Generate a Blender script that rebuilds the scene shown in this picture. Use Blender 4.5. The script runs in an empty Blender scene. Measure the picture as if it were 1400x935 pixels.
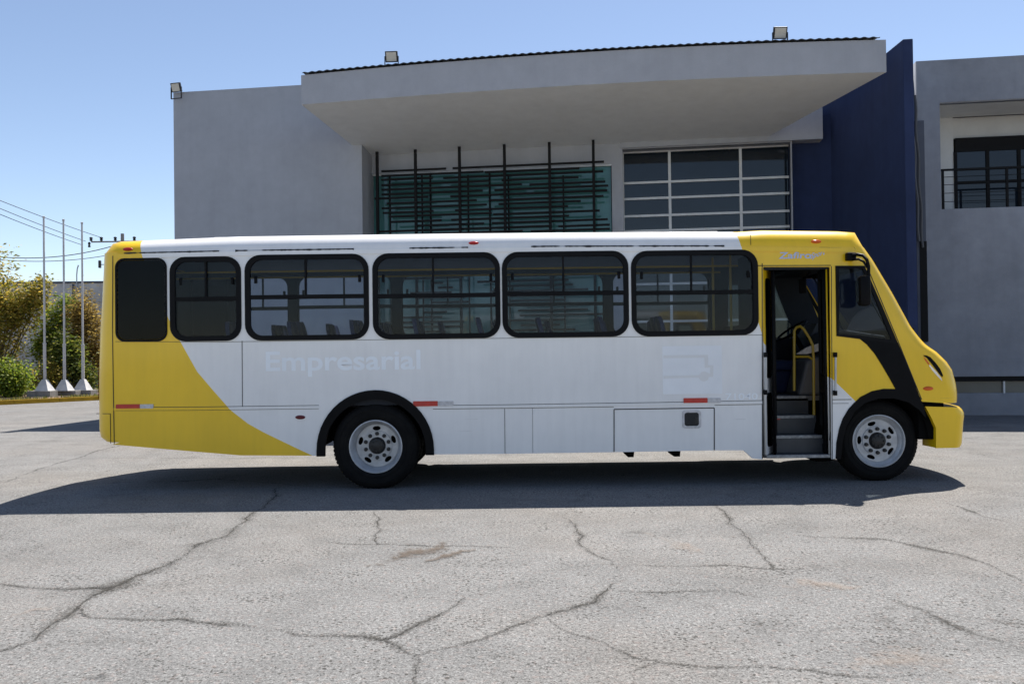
import bpy, bmesh, math, random
from mathutils import Vector, Matrix
from mathutils import noise as mnoise
random.seed(7)
S = bpy.context.scene
COL = S.collection

# ------------------------------------------------------------------ camera
FPX = 1160.0
CX, CY = 700.0, 467.5
CAM = Vector((0.0, -10.36, 1.66))
PITCH = math.atan((480 - CY) / FPX)
ROLL = 0.0125
fwd = Vector((0, math.cos(PITCH), math.sin(PITCH)))
up0 = Vector((0, -math.sin(PITCH), math.cos(PITCH)))
rt0 = Vector((1, 0, 0))
RT = rt0 * math.cos(ROLL) - up0 * math.sin(ROLL)
UP = rt0 * math.sin(ROLL) + up0 * math.cos(ROLL)
cam_d = bpy.data.cameras.new("camera")
cam = bpy.data.objects.new("camera", cam_d)
COL.objects.link(cam)
cam.matrix_world = Matrix((
    (RT.x, UP.x, -fwd.x, CAM.x), (RT.y, UP.y, -fwd.y, CAM.y),
    (RT.z, UP.z, -fwd.z, CAM.z), (0, 0, 0, 1)))
cam_d.sensor_width = 36
cam_d.lens = 36 * FPX / 1400
cam_d.clip_end = 3000
S.camera = cam

# ------------------------------------------------------------------ light
TO_SUN = Vector((0.75, 1.42, 3.05)).normalized()
W = bpy.data.worlds.new("World")
S.world = W
W.use_nodes = True
wn = W.node_tree
bg = wn.nodes["Background"]
sky = wn.nodes.new("ShaderNodeTexSky")
sky.sky_type = 'NISHITA'
sky.sun_disc = False
sky.sun_elevation = math.asin(TO_SUN.z)
sky.sun_rotation = math.atan2(TO_SUN.x, TO_SUN.y)
sky.altitude = 1900
sky.air_density = 1.0
sky.dust_density = 1.0
sky.ozone_density = 1.0
wb = wn.nodes.new("ShaderNodeMix")          # camera white balance of the daylight
wb.data_type = 'RGBA'
wb.blend_type = 'MULTIPLY'
wb.inputs[0].default_value = 1.0
wb.inputs[7].default_value = (1.0, 0.925, 0.875, 1)
wn.links.new(sky.outputs[0], wb.inputs[6])
wn.links.new(wb.outputs[2], bg.inputs[0])
bg.inputs[1].default_value = 0.108
sd = bpy.data.lights.new("sun", 'SUN')
sd.energy = 4.7
sd.angle = math.radians(0.5)
sd.color = (1.0, 0.95, 0.88)
so = bpy.data.objects.new("sun", sd)
COL.objects.link(so)
so.location = (20, 40, 60)
so.rotation_euler = TO_SUN.to_track_quat('Z', 'Y').to_euler()
S.view_settings.view_transform = 'Standard'
S.view_settings.look = 'None'
S.view_settings.exposure = 0.82
S.view_settings.gamma = 1.0
S.view_settings.use_curve_mapping = False


# ------------------------------------------------------------------ pixel helpers (photo is 1400 px wide)
def ray(u, v):
    return fwd * FPX + RT * (u - CX) - UP * (v - CY)


def at_y(u, v, y=0.0):
    r = ray(u, v)
    return CAM + r * ((y - CAM.y) / r.y)


def at_d(u, v, d):
    return at_y(u, v, CAM.y + d)


def gnd(u, v, z=0.0):
    r = ray(u, v)
    return CAM + r * ((z - CAM.z) / r.z)


def bp(u, v, y=0.0):
    p = at_y(u, v, y)
    return (p.x, p.z)


def lerp_tab(tab, x):
    if x <= tab[0][0]:
        return tab[0][1]
    for (a, b), (c, d) in zip(tab, tab[1:]):
        if x <= c:
            return b + (d - b) * (x - a) / (c - a)
    return tab[-1][1]


# ------------------------------------------------------------------ materials
def new_mat(name):
    m = bpy.data.materials.new(name)
    m.use_nodes = True
    nt = m.node_tree
    b = nt.nodes["Principled BSDF"]
    return m, nt, b


def nd(nt, typ, **kw):
    n = nt.nodes.new(typ)
    for k, v in kw.items():
        if k.startswith("i_"):
            n.inputs[k[2:].replace("_", " ")].default_value = v
        else:
            setattr(n, k, v)
    return n


def ramp(nt, fac, stops):
    r = nt.nodes.new("ShaderNodeValToRGB")
    el = r.color_ramp.elements
    while len(el) < len(stops):
        el.new(0.5)
    for e, (p, c) in zip(el, stops):
        e.position = p
        e.color = (c, c, c, 1) if not isinstance(c, tuple) else (*c, 1)
    nt.links.new(fac, r.inputs[0])
    return r.outputs[0]


def mixc(nt, fac, a, b, mode='MIX'):
    m = nt.nodes.new("ShaderNodeMix")
    m.data_type = 'RGBA'
    m.blend_type = mode
    for i, x in ((0, fac), (6, a), (7, b)):
        if isinstance(x, (int, float)):
            m.inputs[i].default_value = x
        elif isinstance(x, tuple):
            m.inputs[i].default_value = (*x, 1) if len(x) == 3 else x
        else:
            nt.links.new(x, m.inputs[i])
    return m.outputs[2]


def mth(nt, op, a, b=None, c=None):
    m = nt.nodes.new("ShaderNodeMath")
    m.operation = op
    for i, x in enumerate((a, b, c)):
        if x is None:
            continue
        if isinstance(x, (int, float)):
            m.inputs[i].default_value = x
        else:
            nt.links.new(x, m.inputs[i])
    return m.outputs[0]


def coord(nt, scale=(1, 1, 1), kind="Object"):
    t = nt.nodes.new("ShaderNodeTexCoord")
    mp = nt.nodes.new("ShaderNodeMapping")
    mp.inputs[3].default_value = scale
    nt.links.new(t.outputs[kind], mp.inputs[0])
    return mp.outputs[0]


def noise(nt, vec, scale, detail=4, rough=0.55, dist=0.0):
    n = nt.nodes.new("ShaderNodeTexNoise")
    n.inputs["Scale"].default_value = scale
    n.inputs["Detail"].default_value = detail
    n.inputs["Roughness"].default_value = rough
    n.inputs["Distortion"].default_value = dist
    nt.links.new(vec, n.inputs["Vector"])
    return n.outputs["Fac"]


def bump(nt, b, h, strength=0.3, dist=0.01):
    n = nt.nodes.new("ShaderNodeBump")
    n.inputs["Strength"].default_value = strength
    n.inputs["Distance"].default_value = dist
    nt.links.new(h, n.inputs["Height"])
    nt.links.new(n.outputs[0], b.inputs["Normal"])


def plain(name, col, rough=0.5, metal=0.0, var=0.12, scale=6.0, spec=0.5):
    m, nt, b = new_mat(name)
    n = noise(nt, coord(nt), scale, 5)
    f = ramp(nt, n, [(0.3, 1 - var), (0.7, 1 + var * 0.4)])
    nt.links.new(mixc(nt, 1.0, col, f, 'MULTIPLY'), b.inputs["Base Color"])
    b.inputs["Roughness"].default_value = rough
    b.inputs["Metallic"].default_value = metal
    b.inputs["Specular IOR Level"].default_value = spec
    return m


def tinted_glass(name, tint, dirt=0.03, rough=0.01):
    """thin pane: tinted see-through plus a fresnel mirror and a little dust"""
    m, nt, b = new_mat(name)
    out = nt.nodes["Material Output"]
    tr = nd(nt, "ShaderNodeBsdfTransparent")
    tr.inputs[0].default_value = (*tint, 1)
    gl = nd(nt, "ShaderNodeBsdfGlossy")
    gl.inputs["Roughness"].default_value = rough
    gl.inputs[0].default_value = (0.9, 0.95, 1, 1)
    fr = nd(nt, "ShaderNodeFresnel")
    fr.inputs[0].default_value = 1.5
    ms = nd(nt, "ShaderNodeMixShader")
    nt.links.new(mth(nt, 'MULTIPLY', fr.outputs[0], 0.22), ms.inputs[0])
    nt.links.new(tr.outputs[0], ms.inputs[1])
    nt.links.new(gl.outputs[0], ms.inputs[2])
    df = nd(nt, "ShaderNodeBsdfDiffuse")
    df.inputs[0].default_value = (0.35, 0.34, 0.32, 1)
    n = noise(nt, coord(nt), 3.0, 6, 0.65)
    d = ramp(nt, n, [(0.35, dirt * 0.3), (0.75, dirt * 1.6)])
    m2 = nd(nt, "ShaderNodeMixShader")
    nt.links.new(d, m2.inputs[0])
    nt.links.new(ms.outputs[0], m2.inputs[1])
    nt.links.new(df.outputs[0], m2.inputs[2])
    nt.links.new(m2.outputs[0], out.inputs[0])
    return m


YEL = (0.96, 0.60, 0.008)
WHT = (0.90, 0.885, 0.87)


def paint(name, two_tone):
    m, nt, b = new_mat(name)
    vec = coord(nt)
    sep = nd(nt, "ShaderNodeSeparateXYZ")
    nt.links.new(vec, sep.inputs[0])
    X, Y, Z = sep.outputs
    if two_tone:
        def boundary(px):
            pts = sorted(((bp(u, v)[1], bp(u, v)[0]) for u, v in px))
            z0, z1 = pts[0][0], pts[-1][0]
            x0 = min(p[1] for p in pts) - 0.1
            x1 = max(p[1] for p in pts) + 0.1
            fc = nd(nt, "ShaderNodeFloatCurve")
            cv = fc.mapping.curves[0]
            for i, (z, x) in enumerate(pts):
                tx, ty = (z - z0) / (z1 - z0), (x - x0) / (x1 - x0)
                if i == 0:
                    cv.points[0].location = (tx, ty)
                elif i == len(pts) - 1:
                    cv.points[-1].location = (tx, ty)
                else:
                    cv.points.new(tx, ty)
            for p in cv.points:
                p.handle_type = 'VECTOR'
            fc.mapping.update()
            t = mth(nt, 'DIVIDE', mth(nt, 'SUBTRACT', Z, z0), z1 - z0)
            nt.links.new(t, fc.inputs["Value"])
            return mth(nt, 'ADD', mth(nt, 'MULTIPLY', fc.outputs[0], x1 - x0), x0)
        gr = boundary([(186, 318), (189, 331), (195.5, 352), (214, 395), (230, 435), (246, 466), (269.5, 508), (292.5, 535),
                       (315.7, 561), (339, 579), (360, 590.7), (400, 610), (428, 623), (460, 640)])
        gf = boundary([(1006, 312), (1008, 318), (1014, 340), (1022, 375), (1032, 425), (1046, 470), (1095, 495), (1137, 517), (1168, 547),
                       (1200, 580), (1260, 640)])
        m1 = mth(nt, 'LESS_THAN', X, gr)
        m2 = mth(nt, 'GREATER_THAN', X, gf)
        mask = mth(nt, 'MAXIMUM', m1, m2)
        base = mixc(nt, mask, WHT, YEL)
    else:
        base = mixc(nt, 0.0, YEL, YEL)
    # grime: broad cloudy fading, streaks running down, small chips
    n1 = noise(nt, vec, 1.3, 5, 0.6)
    st = noise(nt, coord(nt, (9, 9, 0.8)), 1.4, 4, 0.6)
    fade = mth(nt, 'MULTIPLY', ramp(nt, n1, [(0.3, 0.92), (0.65, 1.0)]), ramp(nt, st, [(0.3, 0.96), (0.6, 1.0)]))
    col = mixc(nt, 1.0, base, fade, 'MULTIPLY')
    vo = nd(nt, "ShaderNodeTexVoronoi")
    vo.inputs["Scale"].default_value = 2.6
    nt.links.new(vec, vo.inputs["Vector"])
    chip = mth(nt, 'LESS_THAN', vo.outputs["Distance"], 0.025)
    low = mth(nt, 'LESS_THAN', Z, 1.05)
    col = mixc(nt, mth(nt, 'MULTIPLY', chip, low), col, (0.05, 0.05, 0.05))
    # horizontal scuffs low on the body
    sc = noise(nt, coord(nt, (1.2, 1, 60)), 1.0, 3, 0.5)
    sc2 = noise(nt, vec, 1.7, 2)
    scr = mth(nt, 'MULTIPLY', ramp(nt, sc, [(0.70, 0.0), (0.73, 0.35)]), mth(nt, 'GREATER_THAN', sc2, 0.56))
    col = mixc(nt, mth(nt, 'MULTIPLY', scr, low), col, (0.16, 0.13, 0.1))
    nt.links.new(col, b.inputs["Base Color"])
    r = ramp(nt, n1, [(0.3, 0.42), (0.7, 0.30)])
    nt.links.new(r, b.inputs["Roughness"])
    b.inputs["Coat Weight"].default_value = 0.45
    b.inputs["Specular IOR Level"].default_value = 0.4
    b.inputs["Coat Roughness"].default_value = 0.08
    bump(nt, b, noise(nt, vec, 1.1, 2), 0.22, 0.02)
    return m


M_PAINT = paint("bus_paint_two_tone", True)
M_YELLOW = paint("bus_paint_yellow", False)
M_RUBBER = plain("black_rubber", (0.006, 0.006, 0.007), 0.55, var=0.3, spec=0.14)
M_BLACK = plain("black_plastic", (0.005, 0.005, 0.006), 0.5, var=0.3, spec=0.10)
M_UNDER = plain("underbody_black", (0.006, 0.006, 0.006), 0.9, var=0.4, spec=0.05)
M_GLASS = tinted_glass("bus_window_glass", (0.82, 0.85, 0.885), 0.006)
M_DARKGLASS = tinted_glass("dark_window_glass", (0.05, 0.055, 0.065), 0.006)
M_CLEAR = tinted_glass("windscreen_glass", (0.78, 0.84, 0.84), 0.02)
M_SEAM = plain("seam_dirt", (0.05, 0.045, 0.04), 0.8, var=0.5, scale=30)
M_SEALANT = plain("cracked_black_sealant", (0.02, 0.02, 0.02), 0.7, var=0.5, scale=30)
M_LINING = plain("grey_lining", (0.022, 0.025, 0.032), 0.7, spec=0.2)
M_CEIL = plain("ceiling_lining", (0.22, 0.23, 0.25), 0.6)
M_SEATM = plain("dark_blue_seat", (0.018, 0.028, 0.080), 0.55, var=0.2, spec=0.2)
M_FLOORM = plain("grey_vinyl_floor", (0.13, 0.13, 0.14), 0.6)
M_STEP = plain("step_riser", (0.052, 0.054, 0.06), 0.5)
M_NOSE = plain("aluminium_step_edge", (0.34, 0.34, 0.34), 0.5, 0.3, var=0.5, scale=25)
M_RAILY = plain("yellow_handrail", (0.42, 0.27, 0.012), 0.35)
M_STEEL = plain("brushed_steel", (0.45, 0.46, 0.48), 0.4, 0.7)
M_RIM = plain("wheel_silver_paint", (0.50, 0.51, 0.53), 0.38, 0.2, var=0.25, scale=9)
M_HUB = plain("greasy_hub", (0.018, 0.016, 0.015), 0.5, var=0.5, scale=20)
M_RED = plain("red_lens", (0.45, 0.012, 0.01), 0.2, var=0.1)
M_DRED = plain("dark_red_lens", (0.13, 0.01, 0.012), 0.2, var=0.1)
M_ORANGE = plain("orange_lens", (0.75, 0.12, 0.01), 0.2, var=0.1)
M_REDREF = plain("red_reflector", (0.56, 0.03, 0.018), 0.35, var=0.2, scale=20)
M_WREF = plain("worn_white_reflector", (0.62, 0.60, 0.60), 0.4, var=0.25, scale=25)
M_LOGO = plain("silver_lettering", (0.50, 0.56, 0.78), 0.3, 0.1, var=0.05)
M_GHOST = plain("faded_lettering_ghost", (0.95, 0.975, 1.0), 0.36, var=0.06, scale=3)
M_GHOST2 = plain("faded_lettering_ghost_dark", (0.82, 0.81, 0.80), 0.36, var=0.05, scale=3)
M_CHROME = plain("chrome", (0.7, 0.7, 0.72), 0.12, 1.0, var=0.05)
M_MIRROR = plain("mirror_glass", (0.6, 0.62, 0.65), 0.03, 1.0, var=0.02)
M_DARKMETAL = plain("dark_steel", (0.018, 0.018, 0.02), 0.5, 0.2)


def tyre_mat():
    m, nt, b = new_mat("tyre_rubber")
    n = noise(nt, coord(nt), 7, 5)
    nt.links.new(ramp(nt, n, [(0.3, (0.006, 0.006, 0.0065)), (0.75, (0.013, 0.0125, 0.012))]), b.inputs["Base Color"])
    b.inputs["Roughness"].default_value = 0.8
    b.inputs["Specular IOR Level"].default_value = 0.12
    return m


M_TYRE = tyre_mat()


def stucco(name, col, var=0.14, stain=0.5, rough=0.9):
    m, nt, b = new_mat(name)
    vec = coord(nt)
    n1 = noise(nt, vec, 0.55, 6, 0.6, 0.4)
    n2 = noise(nt, vec, 3.5, 5, 0.6)
    n3 = noise(nt, coord(nt, (3, 3, 0.25)), 1.2, 4, 0.6)
    f = mth(nt, 'MULTIPLY', ramp(nt, n1, [(0.3, 1 - var), (0.7, 1 + var * 0.35)]), ramp(nt, n2, [(0.3, 1 - var * 0.55), (0.7, 1.03)]))
    f = mth(nt, 'MULTIPLY', f, ramp(nt, n3, [(0.3, 1 - var * stain), (0.55, 1.0)]))
    nt.links.new(mixc(nt, 1.0, col, f, 'MULTIPLY'), b.inputs["Base Color"])
    b.inputs["Roughness"].default_value = rough
    b.inputs["Specular IOR Level"].default_value = 0.25
    bump(nt, b, noise(nt, vec, 45, 4, 0.6), 0.35, 0.01)
    return m


M_WALL = stucco("grey_stucco", (0.385, 0.40, 0.44), 0.09)
M_SOFFIT = stucco("soffit_plaster", (0.68, 0.70, 0.715), 0.06)
M_BLUE = stucco("dark_blue_paint", (0.028, 0.043, 0.108), 0.2)
M_WALLR = stucco("grey_stucco_patchy", (0.30, 0.315, 0.355), 0.20, 0.35)
M_LIGHTWALL = stucco("white_plaster", (0.62, 0.62, 0.61), 0.08)
M_DADO = stucco("dark_grey_plinth", (0.11, 0.12, 0.15), 0.15)
M_MULL = plain("white_aluminium", (0.62, 0.63, 0.64), 0.4, 0.1)
M_BLKFRAME = plain("black_aluminium", (0.008, 0.008, 0.009), 0.6, spec=0.15)
M_CORR = plain("dark_roof_sheet", (0.035, 0.037, 0.042), 0.5, 0.2)
M_CONC = stucco("weathered_concrete", (0.27, 0.26, 0.245), 0.3, 0.9)
M_BOUND = stucco("boundary_concrete", (0.70, 0.685, 0.66), 0.25, 0.9)
M_POLE = plain("white_pole_paint", (0.60, 0.59, 0.58), 0.45, var=0.2, scale=3)
M_KERBY = stucco("yellow_kerb_paint", (0.52, 0.31, 0.03), 0.3, 0.6)


def opaque_glass(name, col, rough=0.03):
    m, nt, b = new_mat(name)
    n = noise(nt, coord(nt), 0.7, 3)
    nt.links.new(mixc(nt, 1.0, col, ramp(nt, n, [(0.3, 0.75), (0.7, 1.2)]), 'MULTIPLY'), b.inputs["Base Color"])
    b.inputs["Roughness"].default_value = rough
    bump(nt, b, noise(nt, coord(nt), 0.5, 1), 0.04, 0.05)
    return m


M_BGLASS = opaque_glass("office_glass", (0.010, 0.016, 0.024))
M_TEAL = opaque_glass("teal_glass", (0.065, 0.185, 0.185))


def ground_mat():
    m, nt, b = new_mat("aged_asphalt")
    vec = coord(nt)
    big = noise(nt, vec, 0.22, 6, 0.6, 0.5)
    mid = noise(nt, vec, 1.7, 6, 0.7, 0.3)
    streak = noise(nt, coord(nt, (0.35, 1.6, 1)), 0.8, 5, 0.6)
    fine = noise(nt, vec, 38, 4, 0.75)
    fine2 = noise(nt, vec, 95, 2, 0.7)
    f = mth(nt, 'MULTIPLY', ramp(nt, big, [(0.3, 0.90), (0.7, 1.05)]), ramp(nt, mid, [(0.28, 0.80), (0.55, 1.0), (0.72, 1.06)]))
    f = mth(nt, 'MULTIPLY', f, ramp(nt, streak, [(0.3, 0.92), (0.65, 1.03)]))
    f = mth(nt, 'MULTIPLY', f, ramp(nt, fine, [(0.30, 0.22), (0.42, 0.82), (0.55, 1.03), (0.68, 1.55)]))
    f = mth(nt, 'MULTIPLY', f, ramp(nt, fine2, [(0.30, 0.30), (0.45, 0.94), (0.60, 1.14), (0.72, 1.70)]))
    hue = noise(nt, vec, 0.33, 4, 0.6)
    base = mixc(nt, ramp(nt, hue, [(0.45, 0.0), (0.75, 0.6)]), (0.224, 0.222, 0.216), (0.245, 0.224, 0.200))
    stone = noise(nt, vec, 24, 2)
    base = mixc(nt, ramp(nt, stone, [(0.55, 0.0), (0.70, 0.5)]), base, (0.27, 0.22, 0.20))
    col = mixc(nt, 1.0, base, f, 'MULTIPLY')
    # exposed dark aggregate, patchy
    for sc, rad, amt in ((12, 0.19, 0.85), (30, 0.38, 0.8)):
        vo = nd(nt, "ShaderNodeTexVoronoi")
        vo.inputs["Scale"].default_value = sc
        nt.links.new(vec, vo.inputs["Vector"])
        pat = ramp(nt, noise(nt, vec, 0.9 if sc < 20 else 1.6, 5, 0.65), [(0.35, 0.15), (0.7, 1.0)])
        peb = mth(nt, 'LESS_THAN', vo.outputs["Distance"], mth(nt, 'MULTIPLY', pat, rad))
        col = mixc(nt, mth(nt, 'MULTIPLY', peb, amt), col, (0.055, 0.053, 0.048))
    # faint hairline crack network
    wv = nt.nodes.new("ShaderNodeTexNoise")
    wv.inputs["Scale"].default_value = 2.2
    wv.inputs["Detail"].default_value = 6
    wv.inputs["Roughness"].default_value = 0.7
    nt.links.new(vec, wv.inputs["Vector"])
    va = nd(nt, "ShaderNodeVectorMath", operation='MULTIPLY_ADD')
    nt.links.new(wv.outputs["Color"], va.inputs[0])
    va.inputs[1].default_value = (0.9, 0.9, 0.0)
    nt.links.new(vec, va.inputs[2])
    for sc, wd, th_ in ((0.55, 0.007, 0.50), (1.3, 0.010, 0.58)):
        ve = nd(nt, "ShaderNodeTexVoronoi", feature='DISTANCE_TO_EDGE')
        ve.inputs["Scale"].default_value = sc
        nt.links.new(va.outputs[0], ve.inputs["Vector"])
        ln = ramp(nt, ve.outputs["Distance"], [(0.0, 1.0), (wd, 0.0)])
        gate = ramp(nt, noise(nt, vec, 0.5, 3), [(th_ - 0.06, 0.0), (th_ + 0.1, 0.75)])
        grit = ramp(nt, fine, [(0.40, 0.2), (0.56, 1.0)])
        col = mixc(nt, mth(nt, 'MULTIPLY', mth(nt, 'MULTIPLY', ln, gate), grit), col, (0.07, 0.066, 0.06))
    nt.links.new(col, b.inputs["Base Color"])
    b.inputs["Roughness"].default_value = 0.95
    b.inputs["Specular IOR Level"].default_value = 0.12
    h = mth(nt, 'ADD', fine, mth(nt, 'MULTIPLY', fine2, 0.5))
    bump(nt, b, h, 0.6, 0.014)
    return m


def edge_mat(name, col, thresh=(0.35, 0.62), nscale=38, maxa=1.0, grain=0.75):
    """flat mark whose edge breaks up into grains; UV.x runs across it 0..1"""
    m, nt, b = new_mat(name)
    out = nt.nodes["Material Output"]
    uv = nd(nt, "ShaderNodeTexCoord")
    sp = nd(nt, "ShaderNodeSeparateXYZ")
    nt.links.new(uv.outputs["UV"], sp.inputs[0])
    c = mth(nt, 'SUBTRACT', 1.0, mth(nt, 'ABSOLUTE', mth(nt, 'SUBTRACT', mth(nt, 'MULTIPLY', sp.outputs[0], 2.0), 1.0)))
    vec = coord(nt)
    n = noise(nt, vec, nscale, 5, 0.7)
    n2 = noise(nt, vec, 1.6, 4, 0.65)
    a = mth(nt, 'ADD', mth(nt, 'MULTIPLY', c, 0.55), mth(nt, 'ADD', mth(nt, 'MULTIPLY', n, grain), mth(nt, 'MULTIPLY', n2, 1.3)))
    a = ramp(nt, mth(nt, 'SUBTRACT', a, 0.625 + grain / 2 - .125), [(thresh[0], 0.0), (thresh[1], maxa)])
    tr = nd(nt, "ShaderNodeBsdfTransparent")
    ms = nd(nt, "ShaderNodeMixShader")
    nt.links.new(a, ms.inputs[0])
    nt.links.new(tr.outputs[0], ms.inputs[1])
    nt.links.new(b.outputs[0], ms.inputs[2])
    nt.links.new(ms.outputs[0], out.inputs[0])
    b.inputs["Base Color"].default_value = (*col, 1)
    b.inputs["Roughness"].default_value = 0.95
    b.inputs["Specular IOR Level"].default_value = 0.1
    return m


def leaf_mat(name, c1, c2, c3):
    m, nt, b = new_mat(name)
    g = nd(nt, "ShaderNodeNewGeometry")
    col = ramp(nt, g.outputs["Random Per Island"], [(0.0, c1), (0.5, c2), (1.0, c3)])
    n = noise(nt, coord(nt), 1.2, 3)
    nt.links.new(mixc(nt, 1.0, col, ramp(nt, n, [(0.3, 0.7), (0.7, 1.15)]), 'MULTIPLY'), b.inputs["Base Color"])
    b.inputs["Roughness"].default_value = 0.55
    b.inputs["Transmission Weight"].default_value = 0.0
    b.inputs["Subsurface Weight"].default_value = 0.0
    out = nt.nodes["Material Output"]
    tl = nd(nt, "ShaderNodeBsdfTranslucent")
    nt.links.new(col, tl.inputs[0])
    ms = nd(nt, "ShaderNodeMixShader")
    ms.inputs[0].default_value = 0.6
    nt.links.new(b.outputs[0], ms.inputs[1])
    nt.links.new(tl.outputs[0], ms.inputs[2])
    nt.links.new(ms.outputs[0], out.inputs[0])
    return m


# ------------------------------------------------------------------ mesh helpers
class MB:
    def __init__(s):
        s.v, s.f, s.uv = [], [], []

    def add(s, vs, fs):
        o = len(s.v)
        s.v += [tuple(p) for p in vs]
        s.f += [tuple(i + o for i in q) for q in fs]
        return s

    def box(s, x0, x1, y0, y1, z0, z1, xf=None):
        vs = [(x, y, z) for x in (x0, x1) for y in (y0, y1) for z in (z0, z1)]
        if xf:
            vs = [xf(Vector(p)) for p in vs]
        return s.add(vs, [(0, 1, 3, 2), (4, 6, 7, 5), (0, 4, 5, 1), (2, 3, 7, 6), (0, 2, 6, 4), (1, 5, 7, 3)])

    def tube(s, pts, r, n=8, cap=True):
        pts = [Vector(p) for p in pts]
        rs = r if isinstance(r, (list, tuple)) else [r] * len(pts)
        rings = []
        prev = None
        for i, p in enumerate(pts):
            t = (pts[min(i + 1, len(pts) - 1)] - pts[max(i - 1, 0)]).normalized()
            if prev is None:
                a = t.cross(Vector((0, 0, 1)) if abs(t.z) < 0.9 else Vector((1, 0, 0))).normalized()
            else:
                a = (prev - t * prev.dot(t)).normalized()
            prev = a
            b = t.cross(a)
            rings.append([p + (a * math.cos(k * math.tau / n) + b * math.sin(k * math.tau / n)) * rs[i] for k in range(n)])
        vs = [q for rg in rings for q in rg]
        fs = [(i * n + k, i * n + (k + 1) % n, (i + 1) * n + (k + 1) % n, (i + 1) * n + k) for i in range(len(pts) - 1) for k in range(n)]
        if cap:
            fs += [tuple(range(n - 1, -1, -1)), tuple((len(pts) - 1) * n + k for k in range(n))]
        return s.add(vs, fs)

    def lathe(s, prof, c=(0, 0, 0), n=48, axis='Y', close=False):
        """prof: (radius, height along axis)"""
        vs, fs = [], []
        for r, h in prof:
            for k in range(n):
                a = k * math.tau / n
                p = (r * math.cos(a), h, r * math.sin(a)) if axis == 'Y' else (r * math.cos(a), r * math.sin(a), h)
                vs.append((p[0] + c[0], p[1] + c[1], p[2] + c[2]))
        m = len(prof)
        for i in range(m - 1 if not close else m):
            j = (i + 1) % m
            for k in range(n):
                fs.append((i * n + k, i * n + (k + 1) % n, j * n + (k + 1) % n, j * n + k))
        return s.add(vs, fs)

    def grid(s, rows):
        n = len(rows[0])
        vs = [p for r in rows for p in r]
        fs = [(i * n + k, i * n + k + 1, (i + 1) * n + k + 1, (i + 1) * n + k) for i in range(len(rows) - 1) for k in range(n - 1)]
        return s.add(vs, fs)

    def prism(s, poly, y0, y1):
        """poly in (x,z), extruded along y"""
        n = len(poly)
        vs = [(x, y0, z) for x, z in poly] + [(x, y1, z) for x, z in poly]
        fs = [tuple(range(n)), tuple(range(2 * n - 1, n - 1, -1))] + [(i, i + n, (i + 1) % n + n, (i + 1) % n) for i in range(n)]
        return s.add(vs, fs)

    def build(s, name, mat, parent=None, smooth=False, bevel=0.0, loc=None, recalc=True, angle=35):
        me = bpy.data.meshes.new(name)
        me.from_pydata(s.v, [], s.f)
        if recalc or bevel:
            bm = bmesh.new()
            bm.from_mesh(me)
            if recalc:
                bmesh.ops.recalc_face_normals(bm, faces=bm.faces)
            if bevel:
                es = [e for e in bm.edges if len(e.link_faces) == 2 and e.calc_face_angle(0) > 0.5]
                bmesh.ops.bevel(bm, geom=es, offset=bevel, segments=2, affect='EDGES', profile=0.5)
            bm.to_mesh(me)
            bm.free()
        return link(name, me, mat, parent, smooth, loc, angle)


def link(name, me, mat, parent=None, smooth=False, loc=None, angle=35):
    if mat:
        me.materials.append(mat)
    if smooth:
        for p in me.polygons:
            p.use_smooth = True
        try:
            me.set_sharp_from_angle(angle=math.radians(angle))
        except Exception:
            pass
    o = bpy.data.objects.new(name, me)
    COL.objects.link(o)
    if parent:
        o.parent = parent
    if loc:
        o.location = loc
    return o


def tag(o, label=None, cat=None, group=None, kind=None):
    for k, v in (("label", label), ("category", cat), ("group", group), ("kind", kind)):
        if v:
            o[k] = v
    return o


def empty(name, loc=(0, 0, 0), rz=0.0):
    o = bpy.data.objects.new(name, None)
    COL.objects.link(o)
    o.location = loc
    o.rotation_euler = (0, 0, rz)
    o.empty_display_size = 0.3
    return o


def copy_tree(o, parent=None):
    c = o.copy()
    COL.objects.link(c)
    if parent:
        c.parent = parent
    for ch in list(o.children):
        copy_tree(ch, c)
    return c


def sheet(name, outer, holes, y, th, mat, parent=None, bevel=0.0, smooth=False):
    """flat plate in the X-Z plane with holes, from y to y+th"""
    cu = bpy.data.curves.new("tmp", 'CURVE')
    cu.dimensions = '2D'
    cu.fill_mode = 'BOTH'
    cu.extrude = th / 2
    cu.bevel_depth = bevel
    for pl in [outer] + list(holes):
        sp = cu.splines.new('POLY')
        sp.points.add(len(pl) - 1)
        for p, (a, b) in zip(sp.points, pl):
            p.co = (a, b, 0, 1)
        sp.use_cyclic_u = True
    to = bpy.data.objects.new("tmp", cu)
    me = bpy.data.meshes.new_from_object(to)
    bpy.data.objects.remove(to)
    bpy.data.curves.remove(cu)
    me.name = name
    me.materials.clear()
    for v in me.vertices:
        x, z, t = v.co
        v.co = (x, y + th / 2 + t, z)
    bm = bmesh.new()
    bm.from_mesh(me)
    bmesh.ops.remove_doubles(bm, verts=bm.verts, dist=0.0002)
    bmesh.ops.recalc_face_normals(bm, faces=bm.faces)
    bm.to_mesh(me)
    bm.free()
    return link(name, me, mat, parent, smooth)


def rrect(x0, z0, x1, z1, r, n=7):
    pts = []
    for cx, cz, a0 in ((x1 - r, z1 - r, 0), (x0 + r, z1 - r, 90), (x0 + r, z0 + r, 180), (x1 - r, z0 + r, 270)):
        for k in range(n + 1):
            a = math.radians(a0 + 90 * k / n)
            pts.append((cx + r * math.cos(a), cz + r * math.sin(a)))
    return pts


def ell(cx, cz, rx, rz, n=20, rot=0.0):
    out = []
    for k in range(n):
        a = k * math.tau / n
        x, z = rx * math.cos(a), rz * math.sin(a)
        out.append((cx + x * math.cos(rot) - z * math.sin(rot), cz + x * math.sin(rot) + z * math.cos(rot)))
    return out


def px(pl, y=0.0):
    return [bp(u, v, y) for u, v in pl]


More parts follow.
